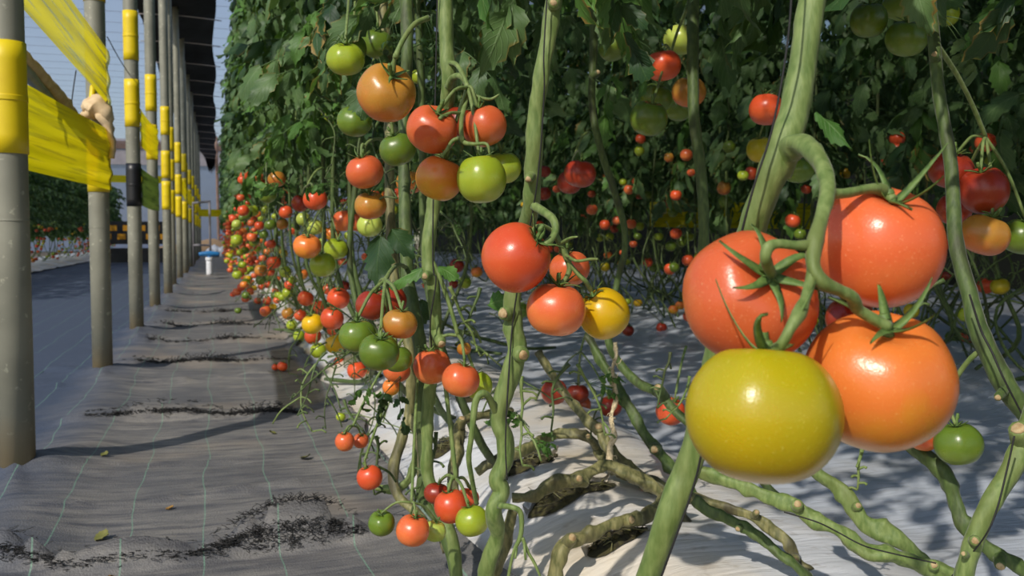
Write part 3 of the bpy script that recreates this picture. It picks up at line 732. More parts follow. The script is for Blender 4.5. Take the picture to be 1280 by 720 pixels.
for lab, s, mt, sc in LOW:
    vine(lab, s, mats=(mt,), scars=sc, name='lowered_vine', wob=.5, sides=14)

# black strings that hold the vines up
def string(label, s, mat='black_twine', name='support_string'):
    mb = MB(); tube(mb, zpath(s), 5, 6); o = mb.build(name, M[mat]); centre_origin(o); return tag(o, label, 'string')
string('thin black string running down beside the thick foreground vine', '990,-120,.62,3 988,20,.62,3 968,150,.625,3 942,235,.63,3 925,300,.64,3.5 905,390,.68,3 892,470,.70,3 872,590,.72,3 838,690,.73,3 812,760,.75,3')
string('thin black string beside the upright centre vine', '688,-60,1.10,2 680,60,1.10,2 680,120,1.11,2 670,240,1.13,2 644,380,1.20,2 636,470,1.20,2.5 632,550,1.20,2 634,600,1.20,2')
string('thin black string along the slim far right vine', '1212,368,1.15,2.5 1226,412,1.15,3 1240,440,1.14,3 1258,480,1.13,2.5 1300,560,1.14,2.5')
string('thin black string beside the pale vine in the lower right corner', '1268,545,1.03,2.5 1258,590,1.03,2.5 1245,640,1.02,2.5 1228,675,1.03,2 1190,720,1.1,2')
string('thin black string lying along the longest lowered vine', '980,640,1.26,2 1020,652,1.25,2 1045,664,1.25,2 1075,680,1.24,2 1100,688,1.24,2 1170,704,1.23,2')
string('thin black string beside the straight pale vine left of centre', '548,-60,1.40,2 541,300,1.42,2 545,350,1.42,2 538,400,1.43,2 540,440,1.45,2')
mb = MB()
tube(mb, zpath('768,428,1.95,4 770,445,1.95,5 765,460,1.95,5 768,478,1.95,5 770,500,1.95,6 764,520,1.95,5 768,545,1.95,6 762,560,1.95,7 766,585,1.95,9'), 6, 6, wob=.8)
for k in range(26):
    y = random.uniform(436, 586); x = 767+random.uniform(-2, 2); dx = random.uniform(-9, 9)
    tube(mb, zpath('%f,%f,1.95,1.4 %f,%f,1.94,1.2 %f,%f,1.95,.8' % (x, y, x+dx*.6, y+random.uniform(-6, 5), x+dx, y+random.uniform(-8, 12))), 4, 3)
o = mb.build('frayed_twine', M['twine']); centre_origin(o); tag(o, 'frayed beige twine hanging down over the planting holes', 'twine')

# single leaves the photograph shows
def leaf_on(parent, px, py, z, L, W, axis, normal, mat='leaf', droop=.6, cup=-.4, seed=1):
    "one leaflet: base at the pixel, blade along axis, both given as (right, up, towards camera)"
    vs, fs, uv = leaflet(L, W, droop, cup, seed, 12)
    a = (RT*axis[0]+UP*axis[1]-FW*axis[2]).normalized(); n = (RT*normal[0]+UP*normal[1]-FW*normal[2]); n = (n-a*n.dot(a)).normalized(); b = n.cross(a)
    m = Matrix.Translation(P(px, py, z)) @ Matrix((a, b, n)).transposed().to_4x4()
    me = bpy.data.meshes.new('leaf'); me.from_pydata([tuple(m @ Vector(v)) for v in vs], [], fs); me.materials.append(M[mat])
    me.polygons.foreach_set('use_smooth', [True]*len(fs)); ul = me.uv_layers.new(name='UVMap')
    for lp in me.loops: ul.data[lp.index].uv = uv[lp.vertex_index]
    o = bpy.data.objects.new('leaf', me); COL.objects.link(o); o.parent = parent; o.location = -parent.location; return o
def sprig(parent, px, py, z, scale, direc, mat=1, n=3, seed=0):
    rnd = random.Random(seed); pl = []
    for k in range(n):
        d = (RT*direc[0]+UP*direc[1]-FW*direc[2]).normalized(); x = (d+Vector((rnd.uniform(-.5, .5), rnd.uniform(-.5, .5), rnd.uniform(-.4, .4)))).normalized()
        up = Vector((0, 0, 1))*.6-FW*.9; up = (up-x*up.dot(x)).normalized(); y = up.cross(x)
        m = Matrix.Translation(P(px, py, z)) @ Matrix((x, y, up)).transposed().to_4x4() @ Matrix.Diagonal((scale, scale, scale, 1))
        pl.append((rnd.randrange(len(LEAVES)), m, mat))
    me = leaves_mesh('leaf', pl, LM); o = bpy.data.objects.new('leaf', me); COL.objects.link(o); o.parent = parent; o.location = -parent.location; return o
leaf_on(v1, 1018, 142, .62, .034, .018, (.75, -.65, .3), (.3, .5, .8), 'leaf_bright', .3, -.5, 3)
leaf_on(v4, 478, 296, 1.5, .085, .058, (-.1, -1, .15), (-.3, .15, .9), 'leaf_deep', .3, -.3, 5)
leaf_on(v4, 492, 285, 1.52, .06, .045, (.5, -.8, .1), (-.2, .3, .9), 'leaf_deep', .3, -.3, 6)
leaf_on(v3, 527, 334, 1.40, .056, .03, (-.92, -.38, .1), (0, .85, .5), 'leaf_bright', .4, -.7, 7)
leaf_on(v3, 547, 335, 1.40, .042, .032, (.95, -.3, .3), (-.1, .75, .6), 'leaf_bright', .7, -.3, 8)
leaf_on(v2, 610, 382, 1.5, .055, .05, (.8, .5, .1), (-.1, .6, .7), 'leaf_bright', .8, -.4, 9)
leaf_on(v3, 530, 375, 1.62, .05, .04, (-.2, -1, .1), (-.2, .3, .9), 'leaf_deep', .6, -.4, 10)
leaf_on(v8, 770, -30, 1.55, .12, .07, (.15, -.95, .1), (-.1, .35, .9), 'leaf_bright', .5, -.35, 11)
leaf_on(v6, 1140, -25, 1.25, .078, .05, (.35, -.9, .2), (-.3, .4, .85), 'leaf', .4, -.4, 12)
leaf_on(v4, 455, 108, 1.5, .055, .065, (-.05, -.9, .5), (0, .6, .7), 'leaf', .7, -.3, 13)
leaf_on(v5, 405, 60, 1.95, .085, .04, (-.15, -1, 0), (-.5, .2, .8), 'leaf', .4, -.3, 14)
leaf_on(v5, 420, 10, 1.9, .08, .042, (-.3, -.95, .1), (-.4, .3, .8), 'leaf_deep', .4, -.3, 15)
leaf_on(v5, 352, 60, 2.6, .1, .05, (.1, -1, 0), (-.6, .2, .7), 'leaf', .4, -.3, 25)
leaf_on(v2, 610, 640, 1.23, .001, .001, (0, -1, 0), (0, 0, 1), 'leaf', .1, 0, 16) if False else None
sprig(v4, 500, 470, 1.5, .28, (-.2, -.9, .3), 2, 3, 1)
sprig(v4, 472, 470, 1.5, .2, (-.6, -.6, .3), 1, 3, 2)
sprig(v2, 662, 535, 1.85, .24, (-.5, .4, .4), 1, 5, 3)
sprig(v2, 655, 548, 1.85, .2, (.8, .1, .4), 1, 4, 4)
sprig(v9, 735, 480, 1.95, .22, (.5, .1, .4), 1, 4, 5)
sprig(v5, 420, 232, 2.0, .22, (-.9, .1, .3), 1, 4, 6)
sprig(v5, 370, 240, 2.6, .32, (-.7, .2, .3), 1, 4, 7)
sprig(v4, 428, 20, 1.9, .3, (-.5, -.6, .3), 0, 3, 8)
sprig(v4, 495, 20, 1.75, .28, (.1, -.9, .1), 0, 3, 9)
sprig(v3, 526, 20, 1.6, .3, (.4, -.8, -.2), 2, 3, 10)
sprig(v6, 1178, 20, 1.5, .35, (.5, -.4, .3), 0, 3, 11)
# ------------------------------------------------------------------ growing rows
def plant_variant(seed, X_face, low='lean'):
    "shared meshes of one row plant, base at the origin; returns {part: mesh}"
    rnd = random.Random(seed)
    pts = [(Vector((.30*rnd.uniform(.6, 1.3), rnd.uniform(.3, .7), .03)), .008), (Vector((.25, rnd.uniform(.1, .4), .06)), .009), (Vector((.1, rnd.uniform(-.1, .1), .22)), .009),
           (Vector((rnd.uniform(-.04, .04), 0, .5)), .008), (Vector((rnd.uniform(-.04, .04), rnd.uniform(-.04, .04), .9)), .0075), (Vector((rnd.uniform(-.03, .03), 0, 1.6)), .007), (Vector((0, 0, 2.7)), .005)]
    d = {}; mb = MB(); tube(mb, pts, 7, 5, wob=.2)
    d['stem'] = mb.mesh('stem', [M['stem_dark'], M['stem_dark']]); d['shoot'] = []
    for k in range(4):
        mb = MB(); z = rnd.uniform(.12, .8); y = rnd.uniform(-.3, .3); x = rnd.uniform(-.1, .3)
        q = [(Vector((x+rnd.uniform(-.15, .15), y+rnd.uniform(-.3, .3), rnd.uniform(.0, .1))), .006)]
        for j in range(4): q.append((q[-1][0]+Vector((rnd.uniform(-.12, .12), rnd.uniform(-.16, .16), rnd.uniform(.05, .22))), .006-.0006*j))
        tube(mb, q, 6, 4, wob=.3); d['shoot'].append(mb.mesh('side_shoot', M['stem_dark']))
    d['truss'] = []
    for k in range(7):
        mb = MB(); bare_truss(mb, (rnd.uniform(-.1, .12), rnd.uniform(-.22, .22), rnd.uniform(.25, .95)), (rnd.uniform(-.8, .8), rnd.uniform(-.8, .8), -.5), rnd.uniform(.12, .24), .0024, rnd.random()); d['truss'].append(mb.mesh('truss_stalk', M['stem_dark']))
    return d
VAR = [plant_variant(s, 0) for s in range(5)]
def fol(seed, z0, step, reach, wts=(.62, .2, .18), z1=2.85, bias=None):
    return foliage_mesh('foliage', seed, z0, z1, step, reach, LM, wts, bias=bias)
FOL_A = [fol(s+10, .98, .023, .8, bias=PI) for s in range(6)]          # aisle side row, leaves reach out over the mat
FOL_B = [fol(s+30, 1.18, .04, 1.05) for s in range(4)]
FOL_C = [fol(s+50, 1.0, .03, 1.15, (.7, .1, .2), bias=-2.3) for s in range(6)]
def row_plant(x, y, rot, fm, k, label, group, sc=1.0, stem=True, truss=7, shoot=4):
    e = empty('tomato_plant', (x, y, 0), label, 'tomato plant', group); e.rotation_euler[2] = rot; e.scale = (1, 1, sc)
    def put(name, me, r=0):
        o = bpy.data.objects.new(name, me); COL.objects.link(o); o.parent = e; o.rotation_euler[2] = r; return o
    if fm: put('foliage', fm)
    if stem: put('stem', VAR[k % 5]['stem'])
    for q in VAR[k % 5]['truss'][:truss]: put('truss_stalk', q)
    for q in VAR[k % 5]['shoot'][:shoot]: put('side_shoot', q)
    ROWP.append(e); return e
ROWP = []
g = 'plants of the aisle side row'
y = -.4; k = 0
while y < 34:
    near = y < 1.9
    lab = 'tall tomato plant of the aisle side row, its leaves in view along the dark mat' if not near else 'overhead leaves of the aisle side row plants next to the viewer'
    x = .40+random.uniform(-.04, .04) if y > 1.9 else .58 if y > .9 else .85
    if y < 1.9: # only leaves overhead, added for shade; their vines are traced one by one
        e = row_plant(x, y, 0, FOL_A[k % 6], k, 'leafy top added to the aisle side row for shade, just above the picture', 'leafy tops added near the viewer on the aisle side row', 1.1, y < .5, 0, 0)
    else:
        row_plant(x, y, random.uniform(-.5, .5), FOL_A[k % 6], k, lab, g, random.uniform(.97, 1.05), True, 7 if y < 8 else 3 if y < 14 else 0, 0)
    y += .34 if y < 6 else (.42 if y < 14 else .6); k += 1
for y in (.35, .75, 1.1, 1.45):  # extra leaves out of view, added to thicken the shade
    row_plant(1.0, y, y*3, FOL_A[int(y*10) % 6], 0, 'leafy top added to the inner row for shade, just above the picture', 'leafy tops added near the viewer on the inner row', 1.1, False, 0, 0)
y = 1.5; k = 0
while y < 13:
    row_plant(1.10+random.uniform(-.05, .05), y, random.random()*6, FOL_B[k % 4], k, 'shaded tomato plant on the inner side of the first bed', 'plants on the inner side of the first bed', random.uniform(.98, 1.05), y > 3.7, 7 if y > 3.7 else 0, 0)
    y += .55; k += 1
y = 1.2; k = 0
while y < 20:
    row_plant(2.85+random.uniform(-.1, .1), y, random.uniform(-.6, .6), FOL_C[k % 6], k, 'leafy tomato plant of the second row beyond the plastic sheet', 'plants of the second row', random.uniform(.95, 1.02), True, 7 if y < 9 else 3, 4 if y < 9 else 1)
    y += .36 if y < 10 else .55; k += 1
y = 1.6; k = 0
while y < 24:
    row_plant(3.75+random.uniform(-.1, .1), y, random.random()*6, FOL_C[(k*5+1) % 6], k+2, 'tomato plant in the depth behind the second row', 'plants behind the second row', random.uniform(.98, 1.06), True, 4 if y < 9 else 0, 4 if y < 12 else 1)
    y += .5 if y < 12 else .8; k += 1
y = 2.2; k = 0
while y < 34:
    row_plant(6.3+random.uniform(-.1, .1), y, random.random()*6, FOL_C[(k*5+2) % 6], k+2, 'farthest tomato plant glimpsed between the rows', 'plants of the farthest row', random.uniform(.98, 1.06), True, 0, 1)
    y += .5; k += 1
# the row across the wide aisle at far left
y = 9.0; k = 0
while y < 36:
    row_plant(-3.45+random.uniform(-.1, .1), y, random.uniform(-.5, .5)+PI, FOL_C[(k*3) % 6], k, 'dark tomato plant of the row across the wide aisle at left', 'plants of the row across the wide aisle', .8, True, 0, 0)
    y += .5; k += 1
    if k % 2: row_plant(-4.1+random.uniform(-.1, .1), y, random.uniform(-.5, .5), FOL_C[(k*5) % 6], k, 'dark tomato plant of the row across the wide aisle at left', 'plants of the row across the wide aisle', .8, True, 0, 0)

# fruit hung procedurally on the far parts of the rows
gen = []
R2 = random.Random(5)
def clus(x, y, z, n, reg):
    for _ in range(n):
        gen.append((x+R2.uniform(-.07, .07), y+R2.uniform(-.07, .07), max(.05, z+R2.uniform(-.09, .09)), R2.uniform(.024, .036), reg))
for k in range(230):
    y = 5.5+26*R2.random()**1.3; clus(.28+R2.uniform(-.12, .16), y, R2.uniform(.14, .98), R2.choice((2, 3, 3, 4)), 'far')
for k in range(26):
    clus(R2.uniform(.55, 1.15), R2.uniform(3.6, 9), R2.uniform(.25, 1.0), R2.choice((1, 2, 3)), 'inner')
for k in range(70):
    clus(2.6+R2.uniform(-.2, .35), R2.uniform(2.6, 11), R2.uniform(.2, 1.15), R2.choice((1, 2, 3)), 'second')
for k in range(120):
    clus(-3.1+R2.uniform(-.25, .2), R2.uniform(9, 34), R2.uniform(.12, .85), R2.choice((2, 3, 4)), 'left')
def app(p):
    d = Vector(p[:3])-C0; z = d.dot(FW); px = 640+F_PX*d.dot(RT)/z; py = 360-F_PX*d.dot(UP)/z
    return p[3]*2*F_PX/z if z > 0 and 0 < px < 1280 and 0 < py < 720 else 0, px, py
FREE = []
for p in gen:
    a, px, py = app(p)
    if a <= 0: continue
    if p[4] != 'left' and any(abs(px-t['x'])+abs(py-t['y']) < t['d']*.6+a*.45 and t['d'] < 40 for t in toms): continue
    if p[4] == 'second' and not (640 < px < 1280 and 150 < py < 460): continue
    FREE.append((a,)+p)
FREE.sort(key=lambda q: -q[0])
room = 298-len(toms)
REG = {'far': ('small %s tomato among the crowded fruit far down the aisle row', 'crowded small tomatoes far down the aisle row'),
       'inner': ('small %s tomato deep between the stems of the first bed', 'small tomatoes deep in the first bed'),
       'second': ('small %s tomato hanging in the second row past the plastic sheet', 'small tomatoes scattered in the second row'),
       'left': ('tiny %s tomato in the row across the wide aisle', 'tiny tomatoes across the wide aisle')}
cols = 'RRRROOOABYMLLLLGGK'
for q in FREE[:room]:
    a, x, y, z, r, reg = q; c = R2.choice(cols)
    put_tomato(Vector((x, y, z)), r, c, Vector((R2.uniform(-.3, .3), R2.uniform(-.3, .3), 1)), REG[reg][0] % CW[c], REG[reg][1], hi=False, cal=None if a > 9 else False)
rest = {}
for q in FREE[room:]: rest.setdefault('-' if True else 0, []).append(q)
mb = MB(); mats = [TM[c] for c in 'ROAYLGD']
vs0, fs0 = tomato_mesh('t', 9, 5, .015, .9, 9, 6)
for q in FREE[room:]:
    a, x, y, z, r, reg = q
    mb.add([(x+v[0]*r, y+v[1]*r, z+v[2]*r) for v in vs0], fs0, R2.choice((0, 0, 1, 1, 1, 2, 3, 4, 4, 5)))
o = mb.build('distant_tomatoes', mats); centre_origin(o); tag(o, 'countless tiny red, orange and green tomatoes dotting the most distant rows', 'tomatoes', kind='stuff')
print('free', len(FREE), 'room', room)

# ------------------------------------------------------------------ the stalks that carry the traced fruit
own = {'up0': v4, 'up': v3, 'mid': v2, 'ol': v4, 'lc': v3, 'lw3': v4, 'lw4': v3, 'lw2': v5, 'lw1': v5, 'lw5': v5, 'up3': v5, 'up4': v5, 'up2': v4, 'rt6': v6, 'rb': v6, 'sh3': v8, 'sh1': v9, 'gr3': v9, 'gr2': v9}
clusters = {}
for t in toms: clusters.setdefault(t['cl'], []).append(t)
trees = [(e, path) for e, path in VINES]
for cl, ts in clusters.items():
    if cl in ('big', 'mid', 'fg'): continue
    up_z = max(t['tip'].z for t in ts); cen = sum((t['tip'] for t in ts), Vector())/len(ts); rr = max(t['rad'] for t in ts)
    e = own.get(cl)
    if e is None: e = min([v for v, _ in trees[:9]]+ROWP, key=lambda v: (Vector((v.location.x, v.location.y, 0))-Vector((cen.x, cen.y, 0))).length)
    drop = {'lw3': .2, 'lw4': .26, 'lw2': .17, 'lw1': .16, 'lc': .12, 'gr2': .08, 'gr3': .12, 'lw5': .1, 'rb': .06}.get(cl, .06)
    mb = MB(); hub = Vector((cen.x, cen.y, up_z))+Vector((0, 0, rr*.35))
    th = .0026 if rr > .025 else .0018
    anchor = hub+Vector((.05, .04, drop))
    if cl in own:
        path = dict((id(a), b) for a, b in trees)[id(e)]
        cand = min(path, key=lambda q: (q[0]-(hub+Vector((0, 0, drop)))).length)[0]
        if (cand-hub).length < .35: anchor = cand
    tube(mb, [(anchor, th*1.5), (anchor.lerp(hub, .4)+Vector((0, 0, .012)), th*1.3), (anchor.lerp(hub, .75)+Vector((0, 0, .01)), th*1.3), (hub, th*1.3)], 7, 5, wob=.1)
    for t in ts:
        k = hub.lerp(t['tip'], .5)+Vector((0, 0, rr*.25))
        t['ped'] = [(hub, th*1.1), (k, th), (t['tip']-t['w']*t['rad']*.25, th*.9)]
    st = mb.build('truss_stalk', M['stem'], e)
    for t in ts: mb = MB(); tube(mb, t['ped'], 6, 4); mb.build('pedicel', M['stem'], st, origin=(0, 0, 0))
# bare, picked trusses hanging in the traced part
for e, x, y, z, dx, dy, L, sd in [(v2, 712, 455, 1.6, -.5, -.8, .12, 1), (v2, 722, 455, 1.6, .4, -.9, .13, 2), (v9, 838, 440, 1.8, .0, -1, .11, 3), (v4, 470, 545, 1.6, .2, -1, .1, 5),
        (v3, 562, 358, 1.45, .35, -.9, .12, 6), (v3, 600, 360, 1.5, -.2, -.9, .09, 7), (v5, 408, 440, 2.2, -.7, -.5, .16, 9), (v5, 395, 455, 2.3, -.6, -.6, .18, 10), (v4, 545, 540, 1.55, 0, -1, .14, 11), (v8, 862, 470, 1.9, -.1, -1, .1, 12),
        (v9, 755, 470, 2.0, .2, -1, .12, 13), (v2, 652, 470, 1.5, .3, -1, .14, 14), (v5, 430, 500, 1.9, .0, -1, .1, 15), (v7, 1078, 560, 1.35, -.2, -1, .06, 16), (v6, 1180, 350, 1.3, -.8, -.5, .12, 17)]:
    mb = MB(); dv = RT*dx+UP*dy-FW*.1; bare_truss(mb, P(x, y, z), dv, L, .0026, sd, ksides=6); mb.build('bare_truss_stalk', M['stem_dark' if sd % 2 else 'stem'], e)
# ------------------------------------------------------------------ ground
def grid_mesh(name, xs, ys, hf, mats, kind='structure'):
    mb = MB(); nx = len(xs)
    mb.v = [(x, y, hf(x, y)) for y in ys for x in xs]
    mb.f = [(j*nx+i, j*nx+i+1, (j+1)*nx+i+1, (j+1)*nx+i) for j in range(len(ys)-1) for i in range(nx-1)]; mb.m = [0]*len(mb.f)
    o = mb.build(name, mats); o['kind'] = kind; return o
def geo(a, b, s0, g):
    out = [a]; s = s0
    while out[-1] < b: out.append(out[-1]+s); s *= g
    return out
def nz(x, y, s, k=0): return noise.noise(Vector((x*s, y*s, k)))
POLE_Y = [2.72+1.95*k for k in range(16)]
def seam(y):  # seams of the overlapping mat pieces
    return y
SEAMS = [(1.93, -.02, .03), (2.36, .03, .006), (2.72, .0, .008), (3.42, .0, .02), (4.35, .02, .012), (4.9, .0, .02), (5.9, 0, .016), (6.9, 0, .018), (8.2, 0, .016), (9.6, 0, .014), (11, 0, .016), (12.8, 0, .014), (15, 0, .016), (17.5, 0, .016), (20, 0, .016), (23, 0, .016)]
HOLES = [(665, 583, .6), (712, 620, .82), (772, 675, .55), (560, 545, .5), (590, 505, .5)]
HG = [(G(a, b, .1), s) for a, b, s in HOLES]
def bed_h(x, y):
    h = .095*math.exp(-((x-.85)/.32)**4) + .085*math.exp(-((x-3.3)/.6)**4)
    h += .012*nz(x, y, 2.0, 4)*min(1, abs(x-.3)*3) + .005*nz(x*1.6, y, 7, 8)+.0025*nz(x*.5, y*2, 22, 1)
    h += .02*max(0, nz(x*.7, y*1.5, 1.6, 6))
    for g_, s in HG:
        if abs(y-g_.y) < .3 and abs(x-g_.x) < .4: h += .02*math.exp(-(((x-g_.x)/.16)**2+((y-g_.y)/.07)**2))
    return h
def mat_h(x, y):
    h = .006*nz(x, y, 2.2)+.0028*nz(x*.6, y, 9, 3)+.0012*nz(x, y*1.4, 30, 5)
    for k, (s, tl, a) in enumerate(SEAMS):
        yc = s+tl*x*2+.06*nz(x, k*7.1, 2.5)+.015*nz(x, k*3.3, 9)
        d = y-yc
        if abs(d) < .5:
            w = .013+.0016*y
            am = 1.7*max(0, min(1, (x+.77)/.18))*a*(.45+1.1*abs(nz(x, k*5.7, 3.1)+.25))
            h += am*math.exp(-(d/w)**2) + (am*.45*math.exp(-max(0, d)/.22) if d > 0 else -am*.25*math.exp(d/.04))
    for py in POLE_Y[:8]:    # the mat is drawn up around the feet of the poles
        r2 = math.hypot(x+.5, y-py); h += .03*math.exp(-(r2/.11)**2)*(1+.15*math.cos(5*math.atan2(y-py, x+.5)+py))
        a = math.atan2(y-py, x+.5); h += .012*math.exp(-((r2-.1)/.3)**2)*max(0, math.cos(5*a+1))**3
    h += .02*math.exp(-((x+.42)/.12)**2)*(1+.6*nz(x, y, 1.8, 9))
    if x > .18:
        t = min(1, (x-.18)/.2); t = t*t*(3-2*t); h = h*(1-t)+(bed_h(x, y)+.007)*t
    return h
def edge_x(y): return .43+.06*nz(0, y, 1.1, 2)+.03*nz(0, y, 4, 4)+(.03 if y < 2.2 else 0)
ys = geo(1.0, 45, .011, 1.0085)
NX = 70
m, nt, bs, out = new_mat('dusty_black_weed_mat')
geoN = nd(nt, 'ShaderNodeNewGeometry'); sp = nd(nt, 'ShaderNodeSeparateXYZ'); nt.links.new(geoN.outputs['Position'], sp.inputs[0])
n1 = nd(nt, 'ShaderNodeTexNoise', i_Scale=2.2, i_Detail=7, i_Roughness=.65); nt.links.new(geoN.outputs['Position'], n1.inputs[0])
mp = nd(nt, 'ShaderNodeMapping'); mp.inputs['Scale'].default_value = (5, 34, 20); nt.links.new(geoN.outputs['Position'], mp.inputs[0])
n2 = nd(nt, 'ShaderNodeTexNoise', i_Scale=1, i_Detail=6, i_Roughness=.7); nt.links.new(mp.outputs[0], n2.inputs[0])
base = mix(nt, ramp(nt, n1.outputs[0], [(.35, (0,0,0,1)), (.68, (1,1,1,1))]).outputs[0], S(102,101,101), S(140,135,128))
base = mix(nt, ramp(nt, n2.outputs[0], [(.35, (0,0,0,1)), (.6, (1,1,1,1))]).outputs[0], S(80,80,84), base)
n5 = nd(nt, 'ShaderNodeTexNoise', i_Scale=1.3, i_Detail=3); nt.links.new(geoN.outputs['Position'], n5.inputs[0])
base = mix(nt, ramp(nt, n5.outputs[0], [(.55, (0,0,0,1)), (.72, (.7,.7,.7,1))]).outputs[0], base, S(160,144,124))
# bluish shade left of the poles, put into the mat colour
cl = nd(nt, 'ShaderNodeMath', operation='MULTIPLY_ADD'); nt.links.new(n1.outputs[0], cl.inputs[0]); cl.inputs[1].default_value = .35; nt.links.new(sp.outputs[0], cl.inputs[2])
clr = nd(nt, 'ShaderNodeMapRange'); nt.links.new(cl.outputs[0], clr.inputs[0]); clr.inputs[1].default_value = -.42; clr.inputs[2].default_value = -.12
shadowed = mix(nt, n2.outputs[0], S(52,60,76), S(74,84,102))
base = mix(nt, clr.outputs[0], shadowed, base)
# green guide threads woven in every 15 cm
ln = nd(nt, 'ShaderNodeTexNoise', i_Scale=1.5, i_Detail=2); nt.links.new(geoN.outputs['Position'], ln.inputs[0])
xa = nd(nt, 'ShaderNodeMath', operation='MULTIPLY_ADD'); nt.links.new(ln.outputs[0], xa.inputs[0]); xa.inputs[1].default_value = .07; nt.links.new(sp.outputs[0], xa.inputs[2])
ping = nd(nt, 'ShaderNodeMath', operation='PINGPONG'); nt.links.new(xa.outputs[0], ping.inputs[0]); ping.inputs[1].default_value = .075
lt = nd(nt, 'ShaderNodeMapRange'); nt.links.new(ping.outputs[0], lt.inputs[0]); lt.inputs[1].default_value = .0008; lt.inputs[2].default_value = .0019; lt.inputs[3].default_value = .45; lt.inputs[4].default_value = 0
base = mix(nt, lt.outputs[0], base, S(120,168,140))
nt.links.new(base, bs.inputs['Base Color']); bs.inputs['Roughness'].default_value = .62; bs.inputs['Specular IOR Level'].default_value = .35
wv = nd(nt, 'ShaderNodeTexNoise', i_Scale=260, i_Detail=2); nt.links.new(geoN.outputs['Position'], wv.inputs[0])
hh = nd(nt, 'ShaderNodeMath', operation='MULTIPLY_ADD'); nt.links.new(n2.outputs[0], hh.inputs[0]); hh.inputs[1].default_value = 3; nt.links.new(wv.outputs[0], hh.inputs[2])
bump(nt, bs, hh.outputs[0], .5, .004)
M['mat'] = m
mb = MB()
xs01 = [i/(NX-1) for i in range(NX)]
for y in ys:
    ex = edge_x(y)
    for u in xs01:
        x = -.78+(ex+.78)*u; mb.v.append((x, y, mat_h(x, y)+(.012 if u > .97 else 0)))
mb.f = [(j*NX+i, j*NX+i+1, (j+1)*NX+i+1, (j+1)*NX+i) for j in range(len(ys)-1) for i in range(NX-1)]; mb.m = [0]*len(mb.f)
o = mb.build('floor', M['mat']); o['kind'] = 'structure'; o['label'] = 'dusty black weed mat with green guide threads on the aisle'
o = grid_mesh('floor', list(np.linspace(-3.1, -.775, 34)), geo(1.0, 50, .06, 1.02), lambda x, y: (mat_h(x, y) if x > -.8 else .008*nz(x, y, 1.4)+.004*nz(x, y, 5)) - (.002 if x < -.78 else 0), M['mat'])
o['label'] = 'shade-toned dark mat of the wide aisle left of the poles'

m, nt, bs, out = new_mat('white_mulch_film')
geoN = nd(nt, 'ShaderNodeNewGeometry')
n1 = nd(nt, 'ShaderNodeTexNoise', i_Scale=2.6, i_Detail=6); nt.links.new(geoN.outputs['Position'], n1.inputs[0])
n2 = nd(nt, 'ShaderNodeTexNoise', i_Scale=26, i_Detail=5); nt.links.new(geoN.outputs['Position'], n2.inputs[0])
mp = nd(nt, 'ShaderNodeMapping'); mp.inputs['Scale'].default_value = (4, 26, 4); mp.inputs['Rotation'].default_value = (0, 0, .35); nt.links.new(geoN.outputs['Position'], mp.inputs[0])
n3 = nd(nt, 'ShaderNodeTexNoise', i_Scale=1.6, i_Detail=5, i_Distortion=.8); nt.links.new(mp.outputs[0], n3.inputs[0])
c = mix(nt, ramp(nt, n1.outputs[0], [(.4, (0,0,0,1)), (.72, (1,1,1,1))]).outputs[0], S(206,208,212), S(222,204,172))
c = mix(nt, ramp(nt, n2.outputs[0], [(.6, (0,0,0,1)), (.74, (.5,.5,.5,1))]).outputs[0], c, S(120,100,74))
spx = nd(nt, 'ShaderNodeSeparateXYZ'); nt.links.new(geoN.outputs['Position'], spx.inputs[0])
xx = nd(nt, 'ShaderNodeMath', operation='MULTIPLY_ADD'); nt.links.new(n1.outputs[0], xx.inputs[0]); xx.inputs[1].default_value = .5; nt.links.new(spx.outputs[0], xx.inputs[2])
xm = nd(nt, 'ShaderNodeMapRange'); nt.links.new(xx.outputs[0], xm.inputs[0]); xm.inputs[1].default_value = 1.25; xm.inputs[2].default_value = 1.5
shaded_film = mix(nt, ramp(nt, n1.outputs[0], [(.5, (0,0,0,1)), (.75, (1,1,1,1))]).outputs[0], S(190,196,206), S(172,172,172))  # blue-grey shade beyond the bed is put into the film colour
shaded_film = mix(nt, ramp(nt, n2.outputs[0], [(.62, (0,0,0,1)), (.78, (.4,.4,.4,1))]).outputs[0], shaded_film, S(120,106,90))
c = mix(nt, xm.outputs[0], c, shaded_film)
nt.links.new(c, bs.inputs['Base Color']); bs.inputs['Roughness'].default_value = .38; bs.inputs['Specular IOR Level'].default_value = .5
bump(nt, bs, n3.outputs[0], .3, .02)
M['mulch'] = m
def mulch_h(x, y):
    return bed_h(x, y) - (.012 if x < .34 else 0)
xs = list(np.arange(.30, 1.9, .022)) + list(np.arange(1.9, 8.2, .08))
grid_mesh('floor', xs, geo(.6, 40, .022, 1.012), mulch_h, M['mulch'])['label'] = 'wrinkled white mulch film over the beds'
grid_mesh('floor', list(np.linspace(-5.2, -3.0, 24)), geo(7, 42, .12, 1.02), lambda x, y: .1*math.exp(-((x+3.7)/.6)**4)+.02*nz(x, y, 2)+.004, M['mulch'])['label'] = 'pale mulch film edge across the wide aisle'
m = simple('bare_earth', S(104,88,66), S(136,120,96), 3, .95, .5)
grid_mesh('ground', list(np.linspace(-30, 40, 12)), list(np.linspace(-4, 90, 12)), lambda x, y: -.06, m)
M['soil'] = simple('dark_soil', S(36,30,20), S(74,70,34), 90, .95, 1.0)
HL = ['planting hole in the film farthest back under the gnarled vine', 'planting hole in the film in the middle with the longest dark slit', 'planting hole in the film nearest the viewer with the bent vine', 'small far planting hole behind the leafy stump', 'smallest planting hole beside the straight pale vine']
